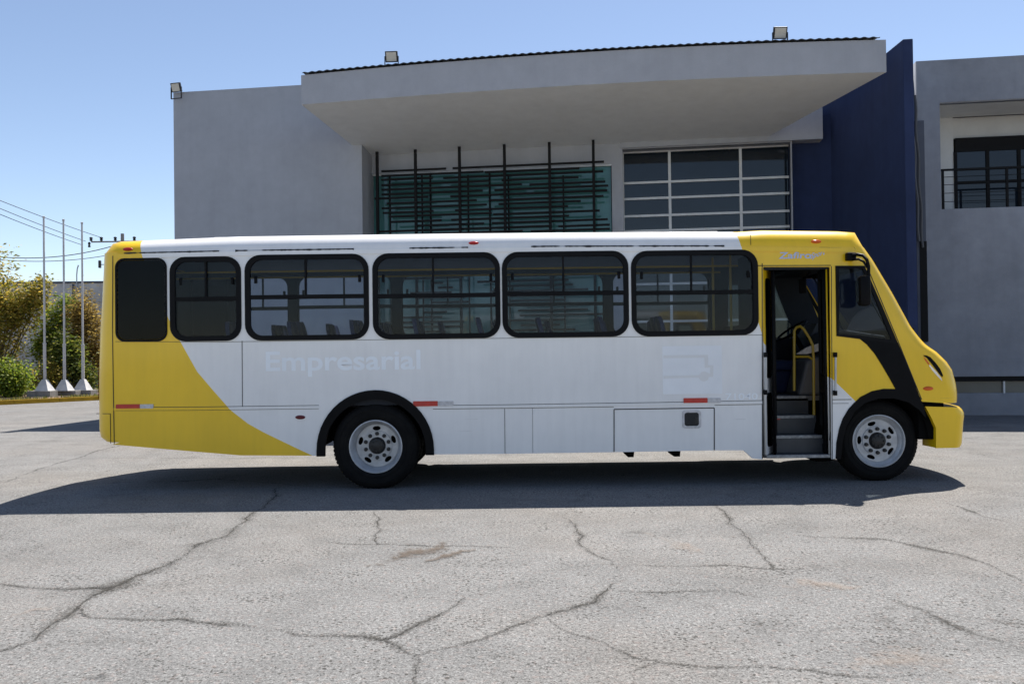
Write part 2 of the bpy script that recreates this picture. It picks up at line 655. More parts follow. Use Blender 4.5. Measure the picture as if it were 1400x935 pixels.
def rect_px(u0, v0, u1, v1, y=0.0):
    um, vm = (u0 + u1) / 2, (v0 + v1) / 2
    return bp(u0, vm, y)[0], bp(um, v1, y)[1], bp(u1, vm, y)[0], bp(um, v0, y)[1]   # x0 z0 x1 z1


def text_mesh(name, body, box, y, mat, parent, shear=0.0, bold=0.0, rot=0.0, th=0.0016):
    cu = bpy.data.curves.new("tmp", 'FONT')
    cu.body = body
    cu.shear = shear
    cu.offset = bold
    cu.extrude = 0.01
    to = bpy.data.objects.new("tmp", cu)
    me = bpy.data.meshes.new_from_object(to)
    bpy.data.objects.remove(to)
    bpy.data.curves.remove(cu)
    me.materials.clear()
    xs = [v.co.x for v in me.vertices]
    ys = [v.co.y for v in me.vertices]
    x0, x1, y0, y1 = min(xs), max(xs), min(ys), max(ys)
    bx0, bz0, bx1, bz1 = box
    for v in me.vertices:
        a = bx0 + (v.co.x - x0) / (x1 - x0) * (bx1 - bx0)
        c = bz0 + (v.co.y - y0) / (y1 - y0) * (bz1 - bz0)
        c += math.tan(rot) * (a - bx0)
        v.co = (a, y if v.co.z > 0 else y + th, c)
    bm = bmesh.new()
    bm.from_mesh(me)
    bmesh.ops.recalc_face_normals(bm, faces=bm.faces)
    bm.to_mesh(me)
    bm.free()
    return link(name, me, mat, parent)


# ================================================================== GROUND
mb = MB()
mb.add([(-500, -300, 0), (500, -300, 0), (500, 700, 0), (-500, 700, 0)], [(0, 1, 2, 3)])
ground = tag(mb.build("ground", ground_mat()), kind="structure")
M_CRACK = edge_mat("crack_grit", (0.07, 0.067, 0.06), (0.46, 0.66), 55, 0.75, 2.2)
M_HALO = edge_mat("crack_gravel_halo", (0.085, 0.08, 0.072), (0.56, 0.70), 70, 0.45, 2.8)
M_STAINB = edge_mat("brown_stain", (0.14, 0.11, 0.085), (0.42, 0.75), 16, 0.6, 1.3)
M_STAIND = edge_mat("dark_stain", (0.09, 0.085, 0.08), (0.45, 0.8), 30, 0.4, 1.6)
M_STAINP = edge_mat("pale_clay_stain", (0.40, 0.31, 0.24), (0.45, 0.9), 14, 0.30)


def ribbon(mb, pl, width, z, jitter=0.03, step=0.05, taper=True):
    pts = [gnd(u, v) for u, v in pl]
    dense = []
    for a, b in zip(pts, pts[1:]):
        n = max(2, int((b - a).length / step))
        dense += [a.lerp(b, k / n) for k in range(n)]
    dense.append(pts[-1])
    for p in dense:
        q = Vector((p.x * 2.3, p.y * 2.3, 3.7))
        q2 = Vector((p.x * 9, p.y * 9, 1.7))
        o1 = mnoise.noise_vector(q) * jitter * 2.5 + mnoise.noise_vector(q2) * jitter
        p.x += o1.x + random.uniform(-.006, .006)
        p.y += o1.y + random.uniform(-.006, .006)
    o = len(mb.v)
    for i, p in enumerate(dense):
        t = dense[min(i + 1, len(dense) - 1)] - dense[max(i - 1, 0)]
        n = Vector((-t.y, t.x, 0)).normalized()
        w = width * (0.65 + 0.7 * (0.5 + 0.5 * mnoise.noise(Vector((p.x * 4, p.y * 4, 9)))))
        if taper:
            w *= min(1.0, 0.35 + 2.0 * min(i, len(dense) - 1 - i) / max(6, len(dense)))
        mb.v += [(p.x - n.x * w, p.y - n.y * w, z), (p.x + n.x * w, p.y + n.y * w, z)]
        mb.uv += [(0, i * 0.1), (1, i * 0.1)]
    for i in range(len(dense) - 1):
        mb.f.append((o + 2 * i, o + 2 * i + 1, o + 2 * i + 3, o + 2 * i + 2))


def build_uv(mb, name, mat, parent):
    me = bpy.data.meshes.new(name)
    me.from_pydata(mb.v, [], mb.f)
    l = me.uv_layers.new(name="UVMap")
    for lp in me.loops:
        l.data[lp.index].uv = mb.uv[lp.vertex_index]
    o = link(name, me, mat, parent)
    return tag(o, kind="structure")


cr, ha = MB(), MB()
for w, pl in [
    (.075, [(352, 700), (330, 715), (300, 735), (262, 752), (225, 772), (185, 788), (150, 803), (120, 818), (90, 845), (40, 875), (-10, 893)]),
    (.035, [(380, 668), (352, 700)]),
    (.028, [(-5, 800), (40, 803), (90, 805), (150, 803)]),
    (.026, [(107, 832), (125, 845), (180, 847), (250, 847), (320, 853), (370, 862), (430, 866), (470, 868), (520, 877), (540, 888), (565, 900), (560, 920), (568, 945)]),
    (.030, [(565, 898), (610, 888), (650, 875), (700, 855), (740, 842), (810, 822), (825, 810), (845, 795)]),
    (.030, [(520, 877), (545, 865), (590, 845), (640, 818)]),
    (.022, [(740, 845), (770, 862), (815, 875), (860, 890), (910, 907), (970, 914), (1050, 912), (1110, 913), (1200, 926), (1280, 925), (1410, 932)]),
    (.035, [(770, 705), (780, 712), (790, 730), (795, 745), (815, 757), (838, 768), (848, 782)]),
    (.050, [(978, 690), (985, 697), (1000, 718), (1025, 740), (1045, 760), (1060, 775)]),
    (.050, [(1070, 730), (1130, 735), (1200, 738), (1270, 748), (1330, 765), (1410, 795)]),
    (.028, [(1180, 810), (1240, 830), (1300, 852), (1350, 868), (1410, 893)]),
    (.022, [(850, 808), (930, 807), (1010, 810), (1060, 822)]),
    (.022, [(1300, 688), (1340, 703), (1410, 722)]),
    (.020, [(830, 770), (900, 774), (1000, 775), (1100, 778)]),
    (.022, [(-5, 662), (60, 640), (140, 615), (190, 603)]),
    (.018, [(-5, 629), (120, 627), (260, 626), (430, 627)]),
    (.018, [(60, 665), (160, 660), (300, 655), (460, 668)]),
    (.020, [(1320, 600), (1360, 596), (1410, 594)]),
    (.018, [(515, 700), (512, 720), (520, 745)]),
    (.014, [(440, 742), (560, 745), (700, 748)]),
    (.016, [(905, 907), (880, 918), (850, 925)]),
]:
    weak = .5 if pl[0][0] > 735 else (.62 if pl[0][1] < 700 else 1.0)
    ribbon(cr, pl, (w * .28 + .003) * weak, 0.006, step=.03)
    ribbon(ha, pl, (w * 2.2 + .02) * (.4 + .6 * weak), 0.003)
build_uv(ha, "crack_gravel", M_HALO, ground)
build_uv(cr, "pavement_cracks", M_CRACK, ground)
for nm, mt, lst in [
    ("brown_stain", M_STAINB, [(.28, [(498, 776), (530, 765), (570, 752), (605, 742)]), (.12, [(560, 770), (600, 760), (645, 755)])]),
    ("dark_stain", M_STAIND, [(.10, [(105, 932), (125, 928), (150, 927)]), 
                              (.15, [(835, 730), (858, 729), (880, 730)])]),
    ("clay_stain", M_STAINP, [(.3, [(1060, 805), (1120, 800), (1170, 805)]), (.6, [(1180, 915), (1300, 918), (1420, 925)]), (.25, [(870, 730), (930, 745), (960, 755)]),
                              (.15, [(5, 845), (40, 838), (60, 835)])]),
]:
    st = MB()
    for w, pl in lst:
        ribbon(st, pl, w, 0.008, 0.06, 0.12)
    build_uv(st, nm, mt, ground)

# ================================================================== BUS
bus = tag(empty("bus", (0, 0, 0)), "yellow and white passenger bus parked side on with its front door folded open", "bus")
WID = 2.40
zg_tab = sorted([bp(u, v) for u, v in [(128, 347), (154, 347), (190, 346), (320, 343), (600, 339), (750, 337), (1000, 336.5), (1140, 338), (1180, 338)]])
zt_tab = []
for u, v in [(150, 331), (190, 329.5), (320, 324), (600, 320), (900, 317.5), (1015, 317.5), (1045, 315.5), (1150, 316.5), (1170, 318)]:
    x, z = bp(u, v)
    za = CAM.z + (z - CAM.z) * 1.024
    zt_tab.append((x, lerp_tab(zg_tab, x) + (za - lerp_tab(zg_tab, x)) / 0.9))


def zgut(x):
    return lerp_tab(zg_tab, x)


PF = px([(1176, 337), (1188, 354), (1215, 400), (1240, 446), (1253, 463), (1261, 471.5), (1276, 481.7), (1289, 494.5), (1296.6, 506),
         (1302, 525.5), (1304, 542), (1303, 551)])                       # nose profile, near edge
PB = px([(1306, 556.5), (1311.6, 562), (1313, 568), (1311.6, 577), (1309.5, 607), (1307, 612)])   # bumper
PR = px([(136, 345), (133.5, 400), (130, 454), (128.5, 515), (129, 595), (133, 602), (139, 605)])    # tail


def resample(prof, n):
    d = [0]
    for a, b in zip(prof, prof[1:]):
        d.append(d[-1] + math.dist(a, b))
    out = []
    for k in range(n):
        t = d[-1] * k / (n - 1)
        out.append((lerp_tab(list(zip(d, [p[0] for p in prof])), t), lerp_tab(list(zip(d, [p[1] for p in prof])), t)))
    return out


def plan_x(xe, y, r, bulge, sgn=1):
    """x of an end cap at depth y, corner radius r, crowned by bulge"""
    t = min(y, WID - y)
    c = WID / 2
    if t < r:
        x = -r + math.sqrt(max(0, r * r - (r - t) ** 2))
    else:
        x = 0
    x += bulge * max(0.0, 1 - ((y - c) / (c - 0.0)) ** 2)
    return xe + sgn * x


def yset(r, n_mid=14, n_c=7):
    a = [r * (1 - math.cos(k / n_c * math.pi / 2)) for k in range(n_c)]
    mid = [r + (WID - 2 * r) * k / n_mid for k in range(n_mid + 1)]
    return a + mid + [WID - y for y in reversed(a)]


FR, FBUL, RR, RBUL, FX = 0.13, 0.22, 0.22, 0.10, 1.012
# --- nose with windscreen opening
pf = [(x * FX, z) for x, z in resample(PF, 40)]
ys = yset(FR)
zw1, zw0 = bp(1190, 357)[1], bp(1243, 452)[1]
rows = [[(plan_x(x, y, FR, FBUL), y, z) for y in ys] for x, z in pf]
solid, scr = MB(), MB()
n = len(ys)
allv = [p for r in rows for p in r]
sf, gf_ = [], []
for i in range(len(rows) - 1):
    for k in range(n - 1):
        zc = (pf[i][1] + pf[i + 1][1]) / 2
        yc = (ys[k] + ys[k + 1]) / 2
        q = (i * n + k, i * n + k + 1, (i + 1) * n + k + 1, (i + 1) * n + k)
        (gf_ if (zw0 < zc < zw1 and FR < yc < WID - .012) else sf).append(q)
solid.add(allv, sf)
nose = solid.build("nose", M_PAINT, bus, smooth=True)
scr.add(allv, gf_)
ws = scr.build("windscreen", M_CLEAR, bus, smooth=True)
for o in (nose, ws):
    bm = bmesh.new()
    bm.from_mesh(o.data)
    bmesh.ops.delete(bm, geom=[v for v in bm.verts if not v.link_faces], context='VERTS')
    bm.to_mesh(o.data)
    bm.free()
lnr = MB()
lnr.add([(p[0] - .025, min(max(p[1], .035), WID - .035), p[2]) for p in allv], sf)
lnr.build("nose_lining", M_BLACK, bus)
# rubber along the windscreen
wsm = MB()
wp = [p for p in pf if zw0 - 0.02 < p[1] < zw1 + 0.02]
for y in (FR + .02, WID / 2, WID - FR - .02):
    wsm.tube([(plan_x(x, y, FR, FBUL), y, z) for x, z in wp], 0.010, 6)
for x, z in (wp[0], wp[-1]):
    wsm.tube([(plan_x(x, y, FR, FBUL) + 0.004, y, z) for y in ys if FR <= y <= WID - FR], 0.02, 6)
wsm.build("windscreen_rubber", M_RUBBER, ws, smooth=True)
gr = MB()
for k in range(5):
    x, z = pf[30 + k]
    gr.tube([(plan_x(x, y, FR, FBUL) + 0.01, y, z) for y in ys if 0.6 <= y <= WID - 0.6], 0.014, 6)
gr.build("grille", M_BLACK, bus)
# --- bumper
pb = [(x * FX, z) for x, z in resample(PB, 12)]
bmp = MB()
xi = bp(1279.5, 600)[0]
xt = bp(1265, 556)[0]
rowsb = [[(plan_x(x, y, 0.10, FBUL), y - 0.004 if y < 0.01 else y, z) for y in yset(0.10)] for x, z in pb]
top = [[(plan_x(xt + (pb[0][0] - xt) * t, y, 0.10, FBUL * t), y, pb[0][1] + 0.002) for y in yset(0.10)] for t in (0.0, 0.5)]
bmp.grid(top + rowsb)
bmp.build("bumper", M_YELLOW, bus, smooth=True)
side = px([(1265, 555.6)]) + [(plan_x(x, 0, .10, 0) + .001, z) for x, z in pb] + px([(1279.5, 612.5), (1279.5, 585), (1274, 572.5), (1268, 561)])
bs = sheet("bumper_end", side, [], -0.004, 0.03, M_YELLOW, bus)
bs2 = sheet("bumper_end", side, [], WID - 0.026, 0.03, M_YELLOW, bus)
# inner edge lip of bumper seen as a darker return
mbx = MB()
lip = px([(1265, 556), (1268, 561), (1274, 572.5), (1279.5, 585), (1279.5, 612)])
mbx.grid([[(x, -0.003, z) for x, z in lip], [(x - 0.02, 0.30, z) for x, z in lip]])
mbx.build("bumper_return", M_YELLOW, bus)
# --- tail
pr = resample(PR, 26)
yr = yset(RR)
MB().grid([[(plan_x(x, y, RR, RBUL, -1), y, z) for y in yr] for x, z in pr]).build("rear_panel", M_PAINT, bus, smooth=True)
rw = MB()
rz = [p for p in pr if bp(200, 440)[1] < p[1] < bp(200, 365)[1]]
rw.grid([[(plan_x(x, y, RR, RBUL, -1) - 0.006, y, z) for y in yr if 0.35 < y < WID - 0.35] for x, z in rz])
rw.build("rear_window", M_DARKGLASS, bus, smooth=True)
for y in (0.26, WID - 0.26):
    tl = MB()
    tl.grid([[(plan_x(x, y + dy, RR, RBUL, -1) - 0.008, y + dy, z) for dy in (-0.1, 0, 0.1)] for x, z in pr if bp(150, 548)[1] < z < bp(150, 500)[1]])
    tl.build("tail_light", M_RED, bus)
# --- roof
xr0 = pr[0][0]
xf0 = pf[0][0]
sh = lambda t: 0.85 * math.sqrt(max(0, 1 - (1 - min(t / 0.22, 1)) ** 2)) + 0.15 * math.sin(math.pi / 2 * min(t / 1.2, 1))
ryy = [0, .004, .012, .025, .045, .07, .10, .14, .18, .22, .30, .45, .7, .95, 1.2]
ryy = ryy + [WID - y for y in reversed(ryy[:-1])]
NS = 90
rows = []
for i in range(NS + 1):
    s_ = i / NS
    s_ = s_ if 0.06 < s_ < 0.94 else s_
    row = []
    for y in ryy:
        xa, xb = plan_x(xr0, y, RR, RBUL, -1), plan_x(xf0, y, FR, FBUL)
        x = xa + (xb - xa) * s_
        dr, df = x - xa, xb - x
        e = math.sqrt(max(0, 1 - (1 - min(dr / 0.22, 1)) ** 2)) * math.sqrt(max(0, 1 - (1 - min(df / 0.13, 1)) ** 2))
        zg = zgut(x)
        row.append((x, y, zg + (lerp_tab(zt_tab, x) - zg) * sh(min(y, WID - y)) * e))
    rows.append(row)
roof = MB().grid(rows).build("roof", M_PAINT, bus, smooth=True, angle=60)
for u0, u1 in ((268, 310), (905, 998)):
    x0, x1 = bp(u0, 320)[0], bp(u1, 320)[0]
    zt = lerp_tab(zt_tab, (x0 + x1) / 2)
    MB().box(x0, x1, 0.6, 1.8, zt - 0.05, zt + 0.035).build("roof_hatch", M_PAINT, roof, bevel=0.012)
hx0, hx1 = bp(1040, 320)[0], bp(1160, 320)[0]

# --- near and far side panels
WIN = [(158, 353, 228.5, 467, 13), (232.5, 351, 330, 466.5, 21), (335, 347.8, 504.5, 465, 22), (509.5, 345.7, 684, 463, 22),
       (686.5, 343.8, 859.5, 461, 22), (863, 342.2, 1036.5, 459, 22)]
WR = [rect_px(*w[:4]) + (w[4] / 112,) for w in WIN]


def arch_rear(rx, rz, vb):
    cx, cz = bp(513.3, 615)
    zb = bp(513, vb)[1]
    out = [(cx + rx, zb)] + [(cx + rx * math.cos(a), cz + rz * math.sin(a)) for a in [math.pi * k / 24 for k in range(25)]] + [(cx - rx, zb)]
    return out   # right to left over the top


front_edge = [(plan_x(x, 0, FR, 0), z) for x, z in pf]
skirt_l = px([(154, 607.5), (240, 615), (328.6, 622.3), (432, 622.8)])
skirt_r = px([(593, 621), (680, 620.4), (840, 618), (978, 615.5), (1016.5, 615.5), (1029, 626.5), (1042.5, 628)])
arch_f_px = [(1142.5, 627), (1143.5, 605), (1147, 586), (1152, 572), (1160, 559), (1167, 551), (1176, 543), (1192, 535), (1208, 531.6), (1224, 531.8), (1242, 537), (1258, 548)]
gut = [(x, zgut(x)) for x in [pr[0][0] + RR + k * (front_edge[0][0] - pr[0][0] - RR) / 30 for k in range(31)]]
arch_r = arch_rear(0.70, 0.715, 622.5)
low_front = [bp(1261, 549), (front_edge[-1][0], front_edge[-1][1])]
tail_edge_x = pr[0][0] + RR
tail_seg = [(plan_x(x, 0, RR, 0, -1), z) for x, z in pr]
near = gut + front_edge[1:] + [bp(1261, 549)] + px(arch_f_px)[::-1][0:] + px([(1137, 627.5), (1134.5, 365), (1043.5, 365)]) + skirt_r[::-1] + arch_r + skirt_l[::-1] + tail_seg[::-1][:-1]
SW_OUT = px([(1142, 363.5), (1181.5, 363.5), (1205, 417), (1227.5, 470), (1200, 466.5), (1143.5, 459.5)])
SW_IN = px([(1146.5, 367.5), (1179, 367.5), (1201, 421), (1218.5, 464.5), (1190, 461), (1146.5, 456.5)])
holes = [rrect(a + .03, b + .03, c - .03, d - .03, r - .02) for a, b, c, d, r in WR] + [px([(1144, 365.5), (1180.5, 365.5), (1203, 419), (1223, 467.5), (1195, 464), (1145, 458)])]
sheet("side_panel", near, holes, 0.0, 0.03, M_PAINT, bus)
far = gut + front_edge[1:] + [bp(1261, 549)] + px(arch_f_px)[::-1] + skirt_r[::-1][:1] + skirt_r[::-1][1:] + arch_r + skirt_l[::-1] + tail_seg[::-1][:-1]
DRV = px([(1060, 367.5), (1144, 367.5), (1164, 419), (1184, 462), (1060, 456)])
fholes = [rrect(a + .03, b + .03, c - .03, d - .03, r - .02) for a, b, c, d, r in WR] + [DRV]
sheet("side_panel", far, fholes, WID - 0.03, 0.03, M_PAINT, bus)
lin_out = [(WR[0][0] - .03, 1.02), (WR[0][0] - .03, 2.9), (bp(1178, 360)[0], 2.88), (bp(1228, 470)[0], 1.75), (bp(1228, 470)[0], 1.02)]
lin_h = [rrect(a + .045, b + .045, c - .045, d - .045, r - .02) for a, b, c, d, r in WR] + \
        [px([(1062, 369.5), (1141, 369.5), (1161, 421), (1179, 459), (1062, 453)])]
sheet("interior_lining", lin_out, lin_h, WID - 0.07, 0.03, M_LINING, bus)
sheet("interior_lining", [(WR[0][0] - .03, 1.02), (WR[0][0] - .03, 2.9), (bp(1042, 360)[0], 2.9), (bp(1042, 360)[0], 1.02)], lin_h[:-1], 0.04, 0.02, M_LINING, bus)

# --- windows
RAILV = [None, 408.6, 405.6, 404, 401, 399.8]
DIVU = [None, 281, 417.5, 591.8, 770, 945]
proto_w = None
for side_y, sgn in ((0.0, 1), (WID, -1)):
    for i, (a, b, c, d, r) in enumerate(WR):
        th = 0.048
        y0 = side_y - 0.014 if sgn > 0 else side_y + 0.014 - th
        t = 0.062 if i else 0.02
        w = sheet("window", rrect(a, b, c, d, r), [rrect(a + t, b + t, c - t, d - t, max(.05, r - t * .8))], y0, th, M_RUBBER, bus)
        ym = side_y + sgn * 0.014
        if i == 0:
            sheet("pane", rrect(a + .01, b + .01, c - .01, d - .01, r - .01), [], ym - 0.012 * sgn - .002, 0.004, M_DARKGLASS, w)
            continue
        zr = bp((WIN[i][0] + WIN[i][2]) / 2, RAILV[i])[1]
        xd = bp(DIVU[i], 375)[0]
        sheet("pane", rrect(a + .03, b + .03, c - .03, zr, 0.03), [], ym, 0.004, M_GLASS, w)
        sheet("pane", rrect(a + .03, zr, xd, d - .03, 0.03), [], ym - 0.008, 0.004, M_GLASS, w)
        sheet("pane", rrect(xd, zr, c - .03, d - .03, 0.03), [], ym + 0.010, 0.004, M_GLASS, w)
        sb = MB()
        yb0, yb1 = (side_y - .006, side_y + .03) if sgn > 0 else (side_y - .03, side_y + .006)
        sb.box(a + .05, c - .05, yb0, yb1, zr - 0.026, zr + 0.026)
        sb.box(xd - 0.012, xd + 0.012, yb0, yb1, zr + .02, d - .05)
        sb.build("sash_rail", M_RUBBER, w, bevel=0.004)
        for xx in (a + t + .05, c - t - .07):
            MB().box(xx, xx + .035, yb0 + .004, yb1, zr + .17, zr + .26).build("sash_latch", M_BLACK, w, bevel=0.006)
# cab side windows
fr = sheet("cab_window", SW_OUT, [SW_IN], -0.012, 0.04, M_RUBBER, bus)
sheet("pane", px([(1145, 366), (1180, 366), (1202, 420), (1221, 466.5), (1190, 463), (1145, 458)]), [], .004, 0.004, tinted_glass("cab_side_glass", (0.6, 0.65, 0.70), 0.012), fr)
dw = sheet("driver_window", px([(1057, 364.5), (1147, 364.5), (1168, 417), (1190, 465), (1057, 459)]), [px([(1062, 369), (1142, 369), (1162, 420), (1180, 460), (1062, 454)])], WID - 0.028, 0.04, M_RUBBER, bus)
sheet("pane", px([(1060, 367), (1144, 367), (1164, 419), (1183, 462), (1060, 456)]), [], WID - .014, 0.004, M_CLEAR, dw)

# --- black trim from the cab window to the front wheel arch
trim = px([(1143.5, 455), (1170, 459), (1185, 471), (1196, 484), (1206, 500), (1216, 517), (1224, 531.6), (1208, 531.4), (1192, 534.6), (1176, 542.6), (1160, 558.6),
           (1152, 572), (1147, 586), (1143.3, 605), (1142.3, 627.3), (1149.5, 627.3), (1151.5, 605), (1157, 583), (1168, 563), (1182, 551), (1200, 545), (1222, 544.5), (1242, 550),
           (1256, 560), (1266, 572), (1263, 556), (1256, 540), (1248, 518), (1238, 494), (1227, 468), (1200, 462)])
sheet("wheel_arch_trim", trim, [], -0.010, 0.03, M_BLACK, bus)
ar_o, ar_i = arch_rear(0.715, 0.73, 622.8), arch_rear(0.615, 0.62, 622.8)
sheet("wheel_arch_trim", ar_o + ar_i[::-1], [], -0.022, 0.06, M_BLACK, bus)
ar_o2 = [(x, z) for x, z in ar_o]
sheet("wheel_arch_trim", ar_o2 + ar_i[::-1], [], WID - 0.04, 0.06, M_BLACK, bus)
# wheel wells
for cxw, rxw in ((bp(513.3, 615)[0], 0.66), (bp(1203, 603)[0], 0.60)):
    for y0, y1 in ((0.02, 0.62), (WID - .62, WID - .02)):
        wl = MB()
        arc = [(cxw + rxw * math.cos(a), 0.52 + rxw * math.sin(a)) for a in [math.pi * k / 20 for k in range(21)]]
        wl.grid([[(x, y0, z) for x, z in arc], [(x, y1, z) for x, z in arc]])
        wl.build("wheel_well", M_UNDER, bus, smooth=True)
nw = MB()
x0, x1 = bp(1262, 580)[0], bp(1290, 580)[0]
nw.box(x0 - .03, x1 + .03, 0.05, WID - .05, bp(1270, 601)[1], bp(1270, 548)[1])
nw.build("bumper_bracket", M_UNDER, bus)

# --- rails, seams, gutter
def strip(name, pl, half, y, th, mat, parent=bus, close=False):
    pts = px(pl)
    up_ = [(x, z + half) for x, z in pts]
    dn = [(x, z - half) for x, z in pts]
    return sheet(name, up_ + dn[::-1], [], y, th, mat, parent)


strip("rub_rail", [(155, 559.3), (254, 558.8), (437, 556.5)], 0.016, -0.006, 0.012, M_PAINT)
strip("rub_rail", [(587, 556.7), (700, 555.5), (900, 552.5), (1042, 550)], 0.016, -0.006, 0.012, M_PAINT)
gt = [(x, z + 0.0) for x, z in gut]
sheet("gutter", [(x, z - 0.008) for x, z in gut] + [(x, z - 0.062) for x, z in gut[::-1]], [], -0.011, 0.012, M_PAINT, bus)
sm = MB()


def tail_y(u, v):
    tab = sorted((z, x) for x, z in pr)
    y = 0.0
    for _ in range(12):
        p = at_y(u, v, y)
        dx = min(max(lerp_tab(tab, p.z) + RR - p.x, 0), RR * .985)
        y = RR - math.sqrt(RR * RR - dx * dx)
    return y


def seam(pl, w=0.004, y=-0.003):
    if pl[0][0] < 157:                                   # on the rounded tail corner
        up = []
        for (u0, v0), (u1, v1) in zip(pl, pl[1:]):
            for k in range(9):
                u, v = u0 + (u1 - u0) * k / 8, v0 + (v1 - v0) * k / 8
                up.append(at_y(u, v, tail_y(u, v)) + Vector((-.001, -.003, 0)))
        sm.tube(up, w * .45, 5)
        return
    pts = px(pl)
    for (x0, z0), (x1, z1) in zip(pts, pts[1:]):
        d = Vector((x1 - x0, 0, z1 - z0))
        nn = Vector((-d.z, 0, d.x)).normalized() * w / 2
        a, b = Vector((x0, y, z0)), Vector((x1, y, z1))
        t = Vector((0, 0.004, 0))
        vs = [a - nn, a + nn, b + nn, b - nn]
        sm.add([tuple(q) for q in vs] + [tuple(q + t) for q in vs], [(0, 1, 2, 3), (7, 6, 5, 4), (0, 4, 5, 1), (1, 5, 6, 2), (2, 6, 7, 3), (3, 7, 4, 0)])


seam([(154.5, 350), (154, 450), (155, 520), (156.5, 607)], 0.011)
seam([(132, 565.3), (151, 565.5), (151.5, 606)], 0.008, -0.004)
seam([(331, 466), (331.5, 556)], 0.008)
seam([(158, 467), (300, 467.5), (508, 464.5), (685, 462.5), (862, 460.5), (1042, 457.8)], 0.005)
seam([(158, 556.6), (254, 556.4), (436, 554)], 0.006)
seam([(158, 561.2), (254, 560.8), (436, 558.6)], 0.006, -0.003)
seam([(589, 554.3), (700, 553), (900, 550), (1042, 547.4)], 0.006)
seam([(592, 559), (700, 558), (839, 556)], 0.006)
seam([(690, 558.3), (690.5, 620)], 0.006)
seam([(728, 557.8), (728.5, 619.5)], 0.003)
seam([(839.5, 617.5), (839.5, 559.5), (976.5, 557.5), (976.5, 615.2)], 0.012)
seam([(977, 553.7), (1042, 552.7)], 0.006)
seam([(1042, 360), (1042.3, 627)], 0.010)
seam([(1030, 363.3), (1136, 363)], 0.010)
seam([(1138, 546.3), (1164, 546)], 0.008)
seam([(1138, 551.5), (1160, 551.3)], 0.005)
seam([(1136.6, 364), (1138, 627)], 0.008)
seam([(1120, 338.5), (1150, 339), (1160, 343), (1166, 350)], 0.006)
seam([(1186, 366), (1226, 462), (1260, 546)], 0.009, -0.004)
seam([(1026, 320), (1026.5, 335)], 0.006)
sm.build("panel_seams", M_SEAM, bus)
# cracked sealant above the gutter, ragged
sl = MB()
for u0, u1, vf in ((170, 300, 344.0), (322, 484, 340.9), (726, 905, 335.0), (905, 990, 334.8), (560, 640, 338.2)):
    n_ = int((u1 - u0) / 2.5)
    ptop, pbot = [], []
    for k in range(n_ + 1):
        u = u0 + (u1 - u0) * k / n_
        x = bp(u, vf)[0]
        z = zgut(x) + 0.002
        h = 0.007 + 0.011 * max(0, mnoise.noise(Vector((u * 0.11, vf, 0)))) + 0.005 * random.random()
        if mnoise.noise(Vector((u * 0.05, vf * 3, 4))) < -0.28:
            h = 0.002
        ptop.append((x, -0.0125, z + h * 0.6))
        pbot.append((x, -0.0125, z - h))
    sl.grid([ptop, pbot])
sl.build("roof_sealant", M_SEALANT, bus)

# --- fuel hatch opening
x0, z0, x1, z1 = rect_px(932.5, 560.5, 958.5, 585.5)
fh = sheet("filler_recess", rrect(x0, z0, x1, z1, 0.04), [rrect(x0 + .028, z0 + .03, x1 - .028, z1 - .03, 0.03)], -0.007, 0.01, M_WREF, bus)
sheet("recess_back", rrect(x0 + .012, z0 + .012, x1 - .012, z1 - .012, 0.03), [], -0.0035, 0.004, M_SEALANT, fh)
MB().box(x0 + .16, x1 - .03, -0.006, -0.003, z0 + .06, z1 - .09).build("filler_pipe", M_HUB, fh)

# --- reflectors and lamps
for (u0, um, u1, v0, v1) in ((565, 598.5, 620, 548.3, 555.2), (934.5, 967, 985, 544, 550.6), (159, 191.5, 210, 552.5, 558.2)):
    a, b_, c, d = rect_px(u0, v0, um, v1)
    sheet("reflector", rrect(a, b_, c, d, 0.004, 2), [], -0.0125, 0.014, M_REDREF, bus)
    a, b_, c, d = rect_px(um + .3, v0, u1, v1)
    sheet("reflector", rrect(a, b_, c, d, 0.008, 2), [], -0.0115, 0.013, M_WREF, bus)


def lens(u, v, ru, rv, mat, y=0.0):
    x, z = bp(u, v)
    m_ = MB()
    rows = []
    for k in range(6):
        a = k / 5 * math.pi / 2
        rows.append([(x + ru / 112 * math.cos(a) * math.cos(t * math.tau / 20), y - 0.025 * math.sin(a), z + rv / 112 * math.cos(a) * math.sin(t * math.tau / 20)) for t in range(21)])
    m_.grid(rows)
    return m_.build("marker_light", mat, bus, smooth=True)


lens(410.5, 570.3, 7, 2.8, M_DRED)
lens(647.5, 332.3, 7, 2.4, M_RED, 0.005)
lens(1116, 330.3, 7, 2.6, M_ORANGE, 0.005)
lens(174.5, 340.8, 7, 2.6, M_RED, 0.008)
lens(1269, 531, 7, 2.8, M_ORANGE)


# --- headlamp on the nose corner
def cap_pt(u, v, off=0.006):
    y = 0.0
    tab = sorted((z, x) for x, z in pf)
    for _ in range(12):
        p = at_y(u, v, y)
        xe = lerp_tab(tab, p.z)
        dx = min(max(p.x - (xe - FR), 0), FR * 0.97)
        y = FR - math.sqrt(FR * FR - dx * dx)
    p = at_y(u, v, y)
    nrm = Vector((min(max(p.x - (xe - FR), 0), FR), -(FR - y), 0)).normalized()
    return p + nrm * off


def cap_strip(name, a, b, mat, off, parent=bus):
    m_ = MB()
    m_.grid([[cap_pt(u, v, off) for u, v in a], [cap_pt((u + u2) / 2, (v + v2) / 2, off) for (u, v), (u2, v2) in zip(a, b)], [cap_pt(u, v, off) for u, v in b]])
    return m_.build(name, mat, parent, smooth=True)


